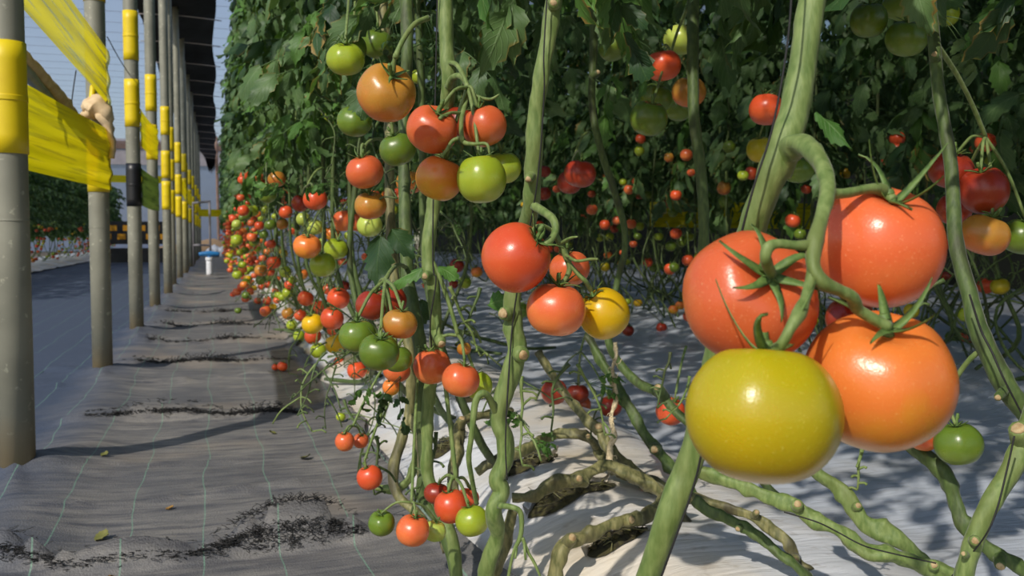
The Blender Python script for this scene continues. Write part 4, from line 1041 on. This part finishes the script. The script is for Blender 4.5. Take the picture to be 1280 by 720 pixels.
for k, ((g_, s), (px, py, _)) in enumerate(zip(HG, HOLES)):
    mb = MB(); N = 26; rnd = random.Random(k); vs = [(g_.x, g_.y, bed_h(g_.x, g_.y)+.006)]
    ring = []
    for ringk, f in enumerate((.55, 1.0)):
        for i in range(N):
            a = 2*PI*i/N; rr = f*(1+.28*noise.noise(Vector((math.cos(a)*1.5, math.sin(a)*1.5, k*9.1))))
            x = g_.x+.115*s*rr*math.cos(a); y = g_.y+.055*s*rr*math.sin(a)+.02*math.cos(a)
            vs.append((x, y, bed_h(x, y)+(.006 if f < 1 else .003)+.004*rnd.random()*(f < 1)))
    fs = [(0, 1+i, 1+(i+1) % N) for i in range(N)]+[(1+i, 1+N+i, 1+N+(i+1) % N, 1+(i+1) % N) for i in range(N)]
    mb.add(vs, fs, 0)
    for j in range(26):
        a = rnd.random()*6.28; q = math.sqrt(rnd.random())*.9; x = g_.x+.11*s*q*math.cos(a); y = g_.y+.05*s*q*math.sin(a); z = bed_h(x, y)+.006
        if j < 16: blob(mb, (x, y, z+.002), rnd.uniform(.003, .008), 0, (1, 1, .7), 6, 4, .5)
        else: tube(mb, [(Vector((x, y, z)), .0012), (Vector((x+rnd.uniform(-.03, .03), y+rnd.uniform(-.02, .02), z+rnd.uniform(.004, .02))), .001), (Vector((x+rnd.uniform(-.06, .06), y+rnd.uniform(-.03, .03), z+rnd.uniform(0, .02))), .0006)], 4, 3, mi=1)
    # torn flap of film on the far rim
    vs = []; n = 14
    for i in range(n+1):
        a = PI*(.08+.84*i/n); x = g_.x+.118*s*math.cos(a); y = g_.y+.06*s*math.sin(a)+.02*math.cos(a)
        vs += [(x, y, bed_h(x, y)), (x*1.0+.01*math.cos(a*3), y+.004, bed_h(x, y)+.018+.007*math.sin(a*7+k)), (x, y-.012, bed_h(x, y)+.022+.009*math.sin(a*6+k))]
    mb.add(vs, [(i*3+j, i*3+j+3, i*3+j+4, i*3+j+1) for i in range(n) for j in range(2)], 2)
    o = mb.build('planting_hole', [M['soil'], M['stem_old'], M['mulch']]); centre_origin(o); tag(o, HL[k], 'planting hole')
# frayed black threads along the seams; past the nearest they also draw crack shadows
M['thread'] = simple('black_thread', S(22,22,24), S(52,50,48), 80, .7)
def seam_y(k, x): s_, tl, a_ = SEAMS[k]; return s_+tl*x*2+.06*nz(x, k*7.1, 2.5)+.015*nz(x, k*3.3, 9)
for k, n, x0, x1, sc, lab in ((0, 4200, -.72, .28, 1.0, 'frayed black threads bunched along the nearest torn seam of the mat'), (3, 1300, -.42, .3, .8, 'torn fringe and crack shadow across the mat beside the second pole'), (5, 900, -.42, .35, .9, 'torn fringe and crack shadow across the mat nearer the third pole'), (6, 600, -.4, .38, .9, 'ragged fringe and crack shadow across the mat at the third pole'), (7, 450, -.4, .38, .9, 'ragged fringe and crack shadow across the mat just past the third pole'), (8, 400, -.4, .38, 1.0, 'thin fringe and crack shadow across the mat near the fourth pole')):
    mb = MB(); rnd = random.Random(3+k); c1 = rnd.uniform(-.1, .2); c2 = rnd.uniform(-.45, -.2)
    for _ in range(n):
        x = x0+(x1-x0)*rnd.random(); w = .16+.9*math.exp(-((x-(.12 if k == 0 else c1))/.12)**2)+.5*math.exp(-((x-(-.47 if k == 0 else c2))/.16)**2)
        if rnd.random() > w: continue
        y = seam_y(k, x)+rnd.gauss(-.006, (.006*w+.002) if k == 0 else .005)*sc; z = mat_h(x, y); th = .0007*(1+.25*(SEAMS[k][0]-1.9))
        pts = [(Vector((x, y, z)), th)]
        for j in range(3): pts.append((pts[-1][0]+Vector((rnd.uniform(-.01, .01), rnd.uniform(-.006, .004), rnd.uniform(-.002, .007)*w+.0005))*(1+.08*k), th*.9))
        tube(mb, pts, 3, 2, caps=False)
    o = mb.build('frayed_threads', M['thread']); centre_origin(o); tag(o, lab, 'frayed threads', kind='stuff')
M['dry'] = simple('dry_leaf', S(150,112,50), S(110,84,40), 60, .8, .4)
M['drygreen'] = simple('wilted_green', S(92,96,40), S(120,116,60), 60, .8, .4)
for px, py, c, L, lab in [(127, 570, 'drygreen', .022, 'scrap of wilted leaf on the mat near the front pole'), (207, 628, 'dry', .016, 'orange dry leaf crumb in the middle of the mat'), (118, 668, 'drygreen', .03, 'wilted sprig lying left on the mat by the frayed seam'),
        (141, 706, 'dry', .012, 'tiny orange crumb at the bottom of the mat'), (376, 566, 'drygreen', .03, 'greenish curled scrap at the mat edge below the low tomatoes'), (345, 535, 'drygreen', .02, 'dark scrap of leaf on the mat at centre'), (640, 594+17, 'dry', .012, 'brown crumb on the white film beside the twisted vine')]:
    p = G(px, py, .02); vs, fs, uv = leaflet(L*1.6, L, 1.6, -.8, px)
    mb = MB(); a = px*.7; zz = (mat_h if p.x < .42 else bed_h)(p.x, p.y)+.002
    mb.add([(p.x+v[0]*math.cos(a)-v[1]*math.sin(a), p.y+v[0]*math.sin(a)+v[1]*math.cos(a), zz+abs(v[2])*.4+.001) for v in vs], fs)
    mb.add([(v[0], v[1], v[2]-.0015) for v in mb.v], [tuple(reversed(f)) for f in fs])
    o = mb.build('dry_leaf', M[c]); centre_origin(o); tag(o, lab, 'leaf scrap')

# ------------------------------------------------------------------ poles
M['pole'] = simple('weathered_galvanised_steel', S(112,112,100), S(150,148,134), 26, .5, .15, metal=.15)
m, nt, bs, out = new_mat('flecked_pole_steel')
geoN = nd(nt, 'ShaderNodeNewGeometry'); sp = nd(nt, 'ShaderNodeSeparateXYZ'); nt.links.new(geoN.outputs['Position'], sp.inputs[0])
n1 = nd(nt, 'ShaderNodeTexNoise', i_Scale=38, i_Detail=4); nt.links.new(geoN.outputs['Position'], n1.inputs[0])
n2 = nd(nt, 'ShaderNodeTexNoise', i_Scale=7, i_Detail=4); nt.links.new(geoN.outputs['Position'], n2.inputs[0])
c = mix(nt, n2.outputs[0], S(104,104,92), S(154,152,136))
c = mix(nt, ramp(nt, n1.outputs[0], [(.62, (0,0,0,1)), (.72, (1,1,1,1))]).outputs[0], c, S(176,174,154))
zr = nd(nt, 'ShaderNodeMath', operation='MULTIPLY_ADD'); nt.links.new(n2.outputs[0], zr.inputs[0]); zr.inputs[1].default_value = -.12; nt.links.new(sp.outputs[2], zr.inputs[2])
z2 = nd(nt, 'ShaderNodeMapRange'); nt.links.new(zr.outputs[0], z2.inputs[0]); z2.inputs[1].default_value = -.02; z2.inputs[2].default_value = .1; z2.inputs[3].default_value = .8; z2.inputs[4].default_value = 0
c = mix(nt, z2.outputs[0], c, S(146,128,94))
nt.links.new(c, bs.inputs['Base Color']); bs.inputs['Roughness'].default_value = .5; bs.inputs['Metallic'].default_value = .1
bump(nt, bs, n1.outputs[0], .2, .002); M['pole'] = m
M['tape'] = simple('yellow_tape', S(226,200,10), S(214,184,8), 12, .45, .1)
M['tape_black'] = simple('black_tape', S(18,18,20), S(26,26,30), 12, .4, .1)
def ring_tube(mb, x, y, z0, z1, r, seg=28, mi=0):
    vs = []; n = 6
    for i in range(n+1):
        for k in range(seg):
            a = 2*PI*k/seg; vs.append((x+r*math.cos(a), y+r*math.sin(a), z0+(z1-z0)*i/n))
    fs = [(i*seg+k, i*seg+(k+1) % seg, (i+1)*seg+(k+1) % seg, (i+1)*seg+k) for i in range(n) for k in range(seg)]
    fs += [tuple(range(seg-1, -1, -1)), tuple(n*seg+k for k in range(seg))]
    mb.add(vs, fs, mi)
PR = .0435; TOP = 3.95
BANDS = {0: [(.83, 1.11, 'tape')], 1: [(1.66, 1.9, 'tape'), (.82, 1.10, 'tape')], 2: [(1.74, 2.05, 'tape'), (1.32, 1.62, 'tape'), (.816, 1.088, 'tape_black')], 3: [(1.66, 1.96, 'tape'), (1.26, 1.55, 'tape')]}
PLAB = ['nearest steel pole with one wide yellow band at the left edge', 'second steel pole wrapped by the yellow ribbon, with a rag tied round it', 'third steel pole with two yellow bands over a black one', 'fourth steel pole where the slack yellow ribbon ends']
for k, y in enumerate(POLE_Y):
    x = -.5+(.02*math.sin(k*2.1) if k > 3 else 0)
    lab = PLAB[k] if k < 4 else ('steel pole, %s in the receding line' % ['fifth', 'sixth', 'seventh', 'eighth', 'ninth', 'tenth', 'eleventh', 'twelfth', 'thirteenth', 'fourteenth', 'fifteenth', 'sixteenth'][k-4])
    e = empty('steel_pole', (x, y, 0), lab, 'pole', 'steel poles lining the aisle')
    mb = MB(); ring_tube(mb, 0, 0, -.05, TOP, PR, 32); ring_tube(mb, 0, 0, .66, .664, PR+.0012, 32); o = mb.build('shaft', M['pole'], e, origin=(0, 0, 0))
    for fac in o.data.polygons: fac.use_smooth = len(fac.vertices) == 4
    for z0, z1, mt in BANDS.get(k, [(1.66, 1.95, 'tape'), (1.3, 1.56, 'tape') if k % 2 else (1.22, 1.5, 'tape'), (.90, 1.19, 'tape')]):
        mb = MB(); ring_tube(mb, 0, 0, z0, z1, PR+.003, 32); ring_tube(mb, 0, 0, z0+(z1-z0)*.47, z0+(z1-z0)*.52, PR+.0045, 32)
        b = mb.build('tape_band', M[mt], e, origin=(0, 0, 0)); b['label'] = 'yellow tape band' if mt == 'tape' else 'black tape band'
# a top rail over the poles and a distant second line of posts
mb = MB(); tube(mb, [((-.5, 0.5, TOP), .03), ((-.5, 18, TOP), .03), ((-.5, 33, TOP), .03)], 12, 2); o = mb.build('top_rail', M['pole']); centre_origin(o); tag(o, 'long grey pipe running along the tops of the poles', 'rail')

# ------------------------------------------------------------------ ribbons
def film(name, a, b, stripes, alpha, c_stripe):
    m, nt, bs, out = new_mat(name)
    uv = nd(nt, 'ShaderNodeUVMap'); sp = nd(nt, 'ShaderNodeSeparateXYZ'); nt.links.new(uv.outputs[0], sp.inputs[0])
    mp = nd(nt, 'ShaderNodeMapping'); mp.inputs['Scale'].default_value = (1.2, stripes, 1); nt.links.new(uv.outputs[0], mp.inputs[0])
    n1 = nd(nt, 'ShaderNodeTexNoise', i_Scale=2.0, i_Detail=3); nt.links.new(mp.outputs[0], n1.inputs[0])
    f = ramp(nt, n1.outputs[0], [(.52, (0,0,0,1)), (.62, (1,1,1,1))])
    c = mix(nt, f.outputs[0], a, c_stripe)
    nt.links.new(c, bs.inputs['Base Color']); bs.inputs['Roughness'].default_value = .35
    bump(nt, bs, n1.outputs[0], .5, .01)
    tr = nd(nt, 'ShaderNodeBsdfTranslucent'); nt.links.new(c, tr.inputs[0])
    ms = nd(nt, 'ShaderNodeMixShader', i_0=.62); nt.links.new(bs.outputs[0], ms.inputs[1]); nt.links.new(tr.outputs[0], ms.inputs[2])
    tp = nd(nt, 'ShaderNodeBsdfTransparent'); tp.inputs[0].default_value = b
    m2 = nd(nt, 'ShaderNodeMixShader'); mm = nd(nt, 'ShaderNodeMath', operation='MULTIPLY_ADD'); nt.links.new(f.outputs[0], mm.inputs[0]); mm.inputs[1].default_value = alpha; mm.inputs[2].default_value = .26
    nt.links.new(mm.outputs[0], m2.inputs[0]); nt.links.new(ms.outputs[0], m2.inputs[1]); nt.links.new(tp.outputs[0], m2.inputs[2]); nt.links.new(m2.outputs[0], out.inputs[0])
    return m
M['ribbon'] = film('yellow_film', S(222,208,10), S(220,190,40), 9, .1, S(186,176,24))
M['ribbon2'] = film('streaky_yellow_film', S(238,222,10), S(236,226,160), 7, .4, S(206,200,90))
M['ribbon_green'] = film('green_film', S(84,104,40), S(90,110,50), 5, .1, S(60,76,34))
def ribbon(label, name, A, B, a0, a1, b0, b1, mat, sag=.02, folds=7, seed=0, thick=.0015, nu=50, nv=28, belly=.0):
    "A, B: plan positions of the two ends; a0,a1 / b0,b1: lower and upper edge heights at each end"
    mb = MB(); A = Vector(A); B = Vector(B); d = (B-A).normalized(); nrm = Vector((d.y, -d.x, 0))
    front = []
    for i in range(nu+1):
        u = i/nu
        for j in range(nv+1):
            v = j/nv; lo = a0+(b0-a0)*u; hi = a1+(b1-a1)*u
            z = lo+(hi-lo)*v-sag*math.sin(PI*u)
            off = .0022*math.sin(v*folds*PI+1.3*math.sin(u*3+seed)+seed)+.008*nz(u*1.2, v*5, 1.0, seed)+belly*math.sin(PI*u)*math.sin(PI*v)
            p = A+(B-A)*u+nrm*off; front.append((p.x, p.y, z))
    N = len(front); mb.v = front; w = nv+1
    f = [(i*w+j, (i+1)*w+j, (i+1)*w+j+1, i*w+j+1) for i in range(nu) for j in range(nv)]
    mb.f = f
    mb.m = [0]*len(mb.f); me = mb.mesh(name, M[mat]); ul = me.uv_layers.new(name='UVMap')
    for lp in me.loops:
        q = lp.vertex_index % N; ul.data[lp.index].uv = (q//w/nu, q % w/nv)
    o = bpy.data.objects.new(name, me); COL.objects.link(o); centre_origin(o); return tag(o, label, 'ribbon')
xr = -.5+PR+.004; xc = -.5
ribbon('wide yellow film ribbon stretched between the two nearest poles', 'yellow_ribbon', (xc, 2.72, 0), (xr+.003, 4.72, 0), .80, 1.035, .83, 1.10, 'ribbon', .0, 9, 1)
ribbon('streaky yellow ribbon slanting across the top left between the two nearest poles', 'yellow_ribbon', (xc, 2.72, 0), (xr+.003, 4.72, 0), 1.247, 1.46, 1.205, 1.455, 'ribbon2', .0, 5, 2)
ribbon('slack yellow ribbon strung from the third pole to the fourth', 'yellow_ribbon', (xr, 6.6, 0), (xr, 8.6, 0), 1.20, 1.44, 1.27, 1.52, 'ribbon', .02, 6, 3)
ribbon('dull green ribbon strung from the third pole to the fourth below the yellow one', 'green_ribbon', (xr, 6.6, 0), (xr, 8.6, 0), .82, 1.06, .84, 1.1, 'ribbon_green', .01, 5, 4)
ribbon('distant yellow ribbon between the far poles', 'yellow_ribbon', (xr, 14.4, 0), (xr, 20.3, 0), 1.22, 1.46, 1.22, 1.46, 'ribbon', .03, 5, 5)
ribbon('short yellow strip crossing the far end of the aisle', 'yellow_ribbon', (-.42, 25, 0), (.35, 25.1, 0), 1.12, 1.30, 1.12, 1.30, 'ribbon', .0, 3, 6)
ribbon('yellow band hanging behind the fruit of the second row', 'yellow_ribbon', (3.35, 7.1, 0), (4.45, 6.5, 0), .70, .90, .68, .88, 'ribbon', .0, 4, 7)
ribbon('yellow strip hung across at the far left between distant posts', 'yellow_ribbon', (-3.2, 28, 0), (-.6, 28, 0), 2.1, 2.3, 2.1, 2.3, 'ribbon', .02, 3, 8)
# the fold of film hugging the second pole
mb = MB(); tube(mb, [(P(122, 168, 4.27), .018), (P(123, 200, 4.26), .02), (P(120, 232, 4.27), .016)], 10, 5, wob=.2); o = mb.build('film_fold', M['tape']); o.name = 'film_knot'; centre_origin(o); tag(o, 'gathered fold of yellow film on the second pole', 'ribbon')
# rag and roll
M['rag'] = simple('beige_cloth', S(218,194,156), S(190,160,120), 20, .85, .5)
mb = MB()
tube(mb, zpath('108,136,4.22,14 114,130,4.2,20 122,134,4.2,22 130,142,4.2,20 136,150,4.24,12'), 10, 5, wob=.5)
tube(mb, zpath('122,136,4.2,16 131,148,4.2,18 137,165,4.2,10 141,180,4.2,6 140,198,4.2,7'), 9, 5, wob=.5)
tube(mb, zpath('114,134,4.2,14 110,142,4.2,10 105,145,4.2,7'), 8, 4, wob=.5)
tube(mb, [(Vector((-.5+.052*math.cos(a), 4.67+.052*math.sin(a), 1.165+.01*math.sin(a))), .014) for a in [k*PI/6 for k in range(13)]], 8, 3, wob=.4)
o = mb.build('knotted_rag', M['rag']); centre_origin(o); tag(o, 'beige rag knotted around the second pole with its tail hanging', 'rag')
mb = MB(); tube(mb, zpath('116,108,4.22,7 115,120,4.2,7 113,133,4.2,6'), 8, 4); o = mb.build('yellow_handle_strap', M['tape']); o.name = 'yellow_strap'; centre_origin(o); tag(o, 'short yellow strap above the rag on the second pole', 'strap')
e = empty('rolled_screen', P(70, 150, 3.4), 'beige rolled screen with a grey tube arching behind the nearest yellow ribbon', 'rolled screen')
mb = MB(); tube(mb, zpath('-30,45,2.9,14 10,56,2.95,14 24,66,3.0,15 45,87,3.2,15 66,112,3.5,16 84,136,3.8,15 100,154,4.1,14 118,174,4.35,12'), 10, 6, wob=.35); mb.build('cloth_roll', M['rag'], e)
mb = MB(); tube(mb, zpath('-30,62,2.98,15 8,70,2.98,15 20,78,3.0,16 36,94,3.15,16 56,119,3.4,15 74,141,3.75,13 92,156,4.0,10'), 10, 6, wob=.1); mb.build('tube', simple('grey_pvc', S(110,116,124), S(150,156,164), 15, .35), e)

# ------------------------------------------------------------------ the greenhouse
def film_sheet(name, col, transp, tint, rough=.4):
    m, nt, bs, out = new_mat(name)
    geoN = nd(nt, 'ShaderNodeNewGeometry'); n1 = nd(nt, 'ShaderNodeTexNoise', i_Scale=.8, i_Detail=4); nt.links.new(geoN.outputs['Position'], n1.inputs[0])
    c = mix(nt, n1.outputs[0], col, tuple(v*.8 for v in col[:3])+(1,)); nt.links.new(c, bs.inputs['Base Color']); bs.inputs['Roughness'].default_value = rough
    tr = nd(nt, 'ShaderNodeBsdfTranslucent'); nt.links.new(c, tr.inputs[0]); ms = nd(nt, 'ShaderNodeMixShader', i_0=.5); nt.links.new(bs.outputs[0], ms.inputs[1]); nt.links.new(tr.outputs[0], ms.inputs[2])
    tp = nd(nt, 'ShaderNodeBsdfTransparent'); tp.inputs[0].default_value = tint
    m2 = nd(nt, 'ShaderNodeMixShader', i_0=transp); nt.links.new(ms.outputs[0], m2.inputs[1]); nt.links.new(tp.outputs[0], m2.inputs[2]); nt.links.new(m2.outputs[0], out.inputs[0]); return m
M['roof'] = film_sheet('roof_film', S(214,218,230), .5, S(226,234,248))
M['gable'] = film_sheet('gable_film', S(186,196,216), .35, S(236,240,250))
RH = 4.75; YE = 45.0
def slab(name, p, q, mat, kind='structure', bev=0):
    mb = MB(); x0, y0, z0 = p; x1, y1, z1 = q
    mb.add([(x0,y0,z0),(x1,y0,z0),(x1,y1,z0),(x0,y1,z0),(x0,y0,z1),(x1,y0,z1),(x1,y1,z1),(x0,y1,z1)], [(0,3,2,1),(4,5,6,7),(0,1,5,4),(1,2,6,5),(2,3,7,6),(3,0,4,7)])
    o = mb.build(name, mat, smooth=False); o['kind'] = kind; return o
o = grid_mesh('ceiling', list(np.linspace(-16, 9, 26)), list(np.linspace(13.5, YE, 33)), lambda x, y: RH+.06*math.sin(y*PI), M['roof']); o['label'] = 'translucent film roof of the greenhouse'
M['wire'] = simple('purlin_wire', S(150,156,168), S(160,166,176), 5, .6)
for k, y in enumerate(np.arange(14, YE-.5, .95)):
    mb = MB(); tube(mb, [((-16, y, RH-.08), .004), ((-4, y, RH-.1), .004), ((9, y, RH-.08), .004)], 5, 2); w = mb.build('trim_%d' % (k+10), M['wire']); w['kind'] = 'structure'; w['label'] = 'thin wire stretched under the film roof'
o = slab('wall_back', (-16, YE, 0), (9, YE+.03, 4.7), M['gable']); o['label'] = 'pale film gable at the far end'
M['beam'] = simple('painted_beam', S(118,92,78), S(140,112,96), 4, .6)
M['beam_pale'] = simple('pale_rail', S(170,160,160), S(190,180,176), 4, .6)
o = slab('trim_1', (-16, YE-.2, 4.42), (9, YE-.02, 4.85), M['beam']); o['label'] = 'brown beam across the far gable'
o = slab('trim_2', (-16, YE-.14, 3.75), (9, YE-.02, 4.38), M['beam_pale']); o['label'] = 'pale rail below the beam of the far gable'
for k, x in enumerate((-14, -11, -8, -5.6, -3.4, -1.2, 1.0, 3)):
    o = slab('trim_%d' % (k+3), (x-.05, YE-.1, 0), (x+.05, YE-.02, 4.7), M['beam_pale']); o['label'] = 'upright of the far gable'
M['sand'] = simple('sandy_bank', S(196,160,120), S(160,130,100), 1.5, .9, .4)
mb = MB(); tube(mb, [((-2.6, 37.5, .0), .12), ((-.6, 37.6, .12), .34), ((.9, 37.8, .12), .36), ((2.4, 38, 0), .15)], 12, 6, wob=.25)
o = mb.build('sand_bank', M['sand']); centre_origin(o); tag(o, 'low sandy bank at the far end of the aisle', 'bank')
M['white'] = simple('white_plastic', S(226,228,232), S(206,208,214), 4, .5, .2)
mb = MB(); tube(mb, [((-.25, 31, .1), .13), ((-.05, 31.1, .17), .2), ((.25, 31.1, .12), .14)], 10, 5, wob=.4); o = mb.build('white_bundle', M['white']); centre_origin(o); tag(o, 'crumpled white plastic bundle on the far aisle floor', 'bundle')
# valve stub with blue handle
M['blue'] = simple('blue_valve', S(40,120,180), S(30,100,160), 20, .4)
p = G(262, 344); e = empty('valve_pipe', (p.x, p.y, 0), 'white stub pipe with a blue valve handle by the far poles', 'valve')
mb = MB(); ring_tube(mb, 0, 0, 0, .24, .05, 16); ring_tube(mb, 0, 0, .24, .29, .062, 16); mb.build('pipe', M['white'], e, origin=(0, 0, 0))
mb = MB(); tube(mb, [((-.16, 0, .34), .03), ((0, 0, .35), .045), ((.16, 0, .34), .03)], 10, 4); ring_tube(mb, 0, 0, .28, .36, .03, 12); mb.build('handle', M['blue'], e, origin=(0, 0, 0))
m2_net = simple('added_dark_net', S(18,24,20), S(30,36,28), 6, .9)
# dark net added flat over the beds to shade the rows behind
m = new_mat('added_shade_net')[0]; nt = m.node_tree; bs = nt.nodes['Principled BSDF']; out = nt.nodes['Material Output']
bs.inputs['Base Color'].default_value = S(24,28,30); tp = nd(nt, 'ShaderNodeBsdfTransparent'); ms = nd(nt, 'ShaderNodeMixShader', i_0=.36)
nt.links.new(bs.outputs[0], ms.inputs[1]); nt.links.new(tp.outputs[0], ms.inputs[2]); nt.links.new(ms.outputs[0], out.inputs[0])
o = grid_mesh('ceiling', list(np.linspace(.5, 9, 40)), list(np.linspace(-2, 43, 80)), lambda x, y: 3.3+.05*math.sin(y*2)+.04*math.sin(x*3), m); o['label'] = 'dark net added over the beds for shade'
slab('added_net_right', (9, -2, 0), (9.04, 43, 3.3), m2_net)['label'] = 'dark net added behind the farthest row to block the sky'  # dark sheet added to block the sky and the lit ground beyond
# thin far frame at the pole line and a reddish post by the leaves
mb = MB(); zz = 20.5
for a, b in (((-.45, zz, 0), (-.45, zz, 1.3)), ((-.12, zz, .3), (-.12, zz, 1.32)), ((-.45, zz, 1.3), (-.10, zz, 1.34)), ((-.47, zz, .45), (-.1, zz, .45))): tube(mb, [(a, .022), (b, .022)], 8, 1, smoothp=False)
o = mb.build('pipe_frame', M['beam_pale']); centre_origin(o); tag(o, 'small pale pipe frame standing at the far poles', 'frame')
mb = MB(); tube(mb, [((.1, 41, -.05), .06), ((.08, 41, 2.5), .06), ((.05, 41, 4.7), .06)], 10, 3, wob=.1); o = mb.build('wooden_post', simple('reddish_post', S(150,110,90), S(180,150,130), 8, .8, .3)); centre_origin(o); tag(o, 'thin reddish post in the sky gap beside the foliage', 'post')
# striped barrier at far left
e = empty('striped_barrier', (-2.0, 24, 0), 'black barrier with orange-yellow blocks behind the fifth and sixth poles', 'barrier')
def boxm(mb, x0, x1, y0, y1, z0, z1, mi=0):
    mb.add([(x0,y0,z0),(x1,y0,z0),(x1,y1,z0),(x0,y1,z0),(x0,y0,z1),(x1,y0,z1),(x1,y1,z1),(x0,y1,z1)], [(0,3,2,1),(4,5,6,7),(0,1,5,4),(1,2,6,5),(2,3,7,6),(3,0,4,7)], mi)
mb = MB(); boxm(mb, -.55, 1.0, 0, .06, .45, .98); boxm(mb, -.55, 1.0, .0, .06, .02, .36); boxm(mb, -.5, -.42, 0, .06, 0, 1); boxm(mb, .9, .98, 0, .06, 0, 1); mb.build('panel', M['tape_black'], e, smooth=False, origin=(0, 0, 0))
mb = MB()
for r in range(2):
    for c in range(5): boxm(mb, -.5+c*.31+r*.12, -.32+c*.31+r*.12, -.006, .0, .56+r*.2, .69+r*.2)
mb.build('marking', simple('amber_marking', S(226,160,20), S(210,140,16), 9, .5), e, smooth=False, origin=(0, 0, 0))
# dark shade cloth drawn overhead along the poles
m = simple('black_shade_cloth', S(16,17,20), S(30,32,38), 8, .85, .4)
def cloth_top(x): return 0
mb = MB(); rows = 90; cs = 22; vs = []
for i in range(rows+1):
    y = 9.5+i/rows*33; f = i/rows
    xl = -1.02+.75*max(0, (f-.62)/.38)**1.3; xr_ = .02+.03*math.sin(y)
    for j in range(cs+1):
        v = j/cs; x = xl+(xr_-xl)*v; sagz = .10*math.sin(PI*v)*(1+.5*math.sin(y*2.1))+.06*abs(math.sin(y*PI/1.95))+.05*nz(x*3, y, 1.5)
        rag = .35*max(0, f-.93)/.07*(1+.6*math.sin(j*2.7))
        vs.append((x, y+(.4*math.sin(j*1.9) if i == rows else 0), 3.9-sagz*.7-rag))
mb.add(vs, [(i*(cs+1)+j, i*(cs+1)+j+1, (i+1)*(cs+1)+j+1, (i+1)*(cs+1)+j) for i in range(rows) for j in range(cs)])
N = len(vs); mb.add([(a, b, c+.012) for a, b, c in vs], [(i*(cs+1)+j, (i+1)*(cs+1)+j, (i+1)*(cs+1)+j+1, i*(cs+1)+j+1) for i in range(rows) for j in range(cs)])
o = mb.build('shade_cloth', m); centre_origin(o); tag(o, 'black shade cloth drawn overhead along the pole line, its end ragged', 'shade cloth')
for k, y in enumerate(np.arange(10.6, 40, 1.95)):
    mb = MB(); tube(mb, [((-1.1, y, 3.72), .008), ((-.5, y, 3.74), .008), ((.12, y, 3.7), .008)], 5, 2); o = mb.build('support_wire', M['beam_pale']); centre_origin(o); tag(o, 'thin pale wire crossing under the black shade cloth', 'wire', 'wires crossing under the shade cloth')
for lab, s in (('thin dark cord hanging slantwise between the two nearest poles', '95,88,4.0,1.6 91,115,4.0,1.6 88,140,4.0,1.6'), ('hair-thin cord slanting from the second pole to the third', '134,46,4.4,1.3 150,75,5.2,1.2 165,98,6.4,1.1')):
    string(lab, s, name='hanging_cord')

# ------------------------------------------------------------------ light
w = bpy.data.worlds.new('sky'); scn.world = w; w.use_nodes = True; nt = w.node_tree; nt.nodes.clear()
sky = nt.nodes.new('ShaderNodeTexSky'); sky.sky_type = 'NISHITA'; sky.sun_disc = False
SUN_EL = math.radians(40); TR_AZ = math.radians(47)       # light travels 47 degrees to the right of the aisle
sky.sun_elevation = SUN_EL; sky.sun_rotation = TR_AZ+PI; sky.air_density = 1.2; sky.dust_density = 1.0; sky.ozone_density = 1.6
bg = nt.nodes.new('ShaderNodeBackground'); bg.inputs[1].default_value = .125
ow = nt.nodes.new('ShaderNodeOutputWorld'); nt.links.new(sky.outputs[0], bg.inputs[0]); nt.links.new(bg.outputs[0], ow.inputs[0])
sd = bpy.data.lights.new('sun', 'SUN'); so = bpy.data.objects.new('sun', sd); COL.objects.link(so)
sd.energy = 3.6; sd.angle = math.radians(.9); sd.color = (1, .94, .84)
dirv = Vector((math.sin(TR_AZ)*math.cos(SUN_EL), math.cos(TR_AZ)*math.cos(SUN_EL), -math.sin(SUN_EL)))
so.rotation_euler = dirv.to_track_quat('-Z', 'Y').to_euler(); so.location = (-6, -6, 8)
scn.view_settings.view_transform = 'Standard'; scn.view_settings.look = 'None'; scn.view_settings.gamma = 1; scn.view_settings.use_curve_mapping = False
scn.view_settings.exposure = 0.0
scn.cycles.max_bounces = 6; scn.cycles.transparent_max_bounces = 12; scn.cycles.sample_clamp_indirect = 6
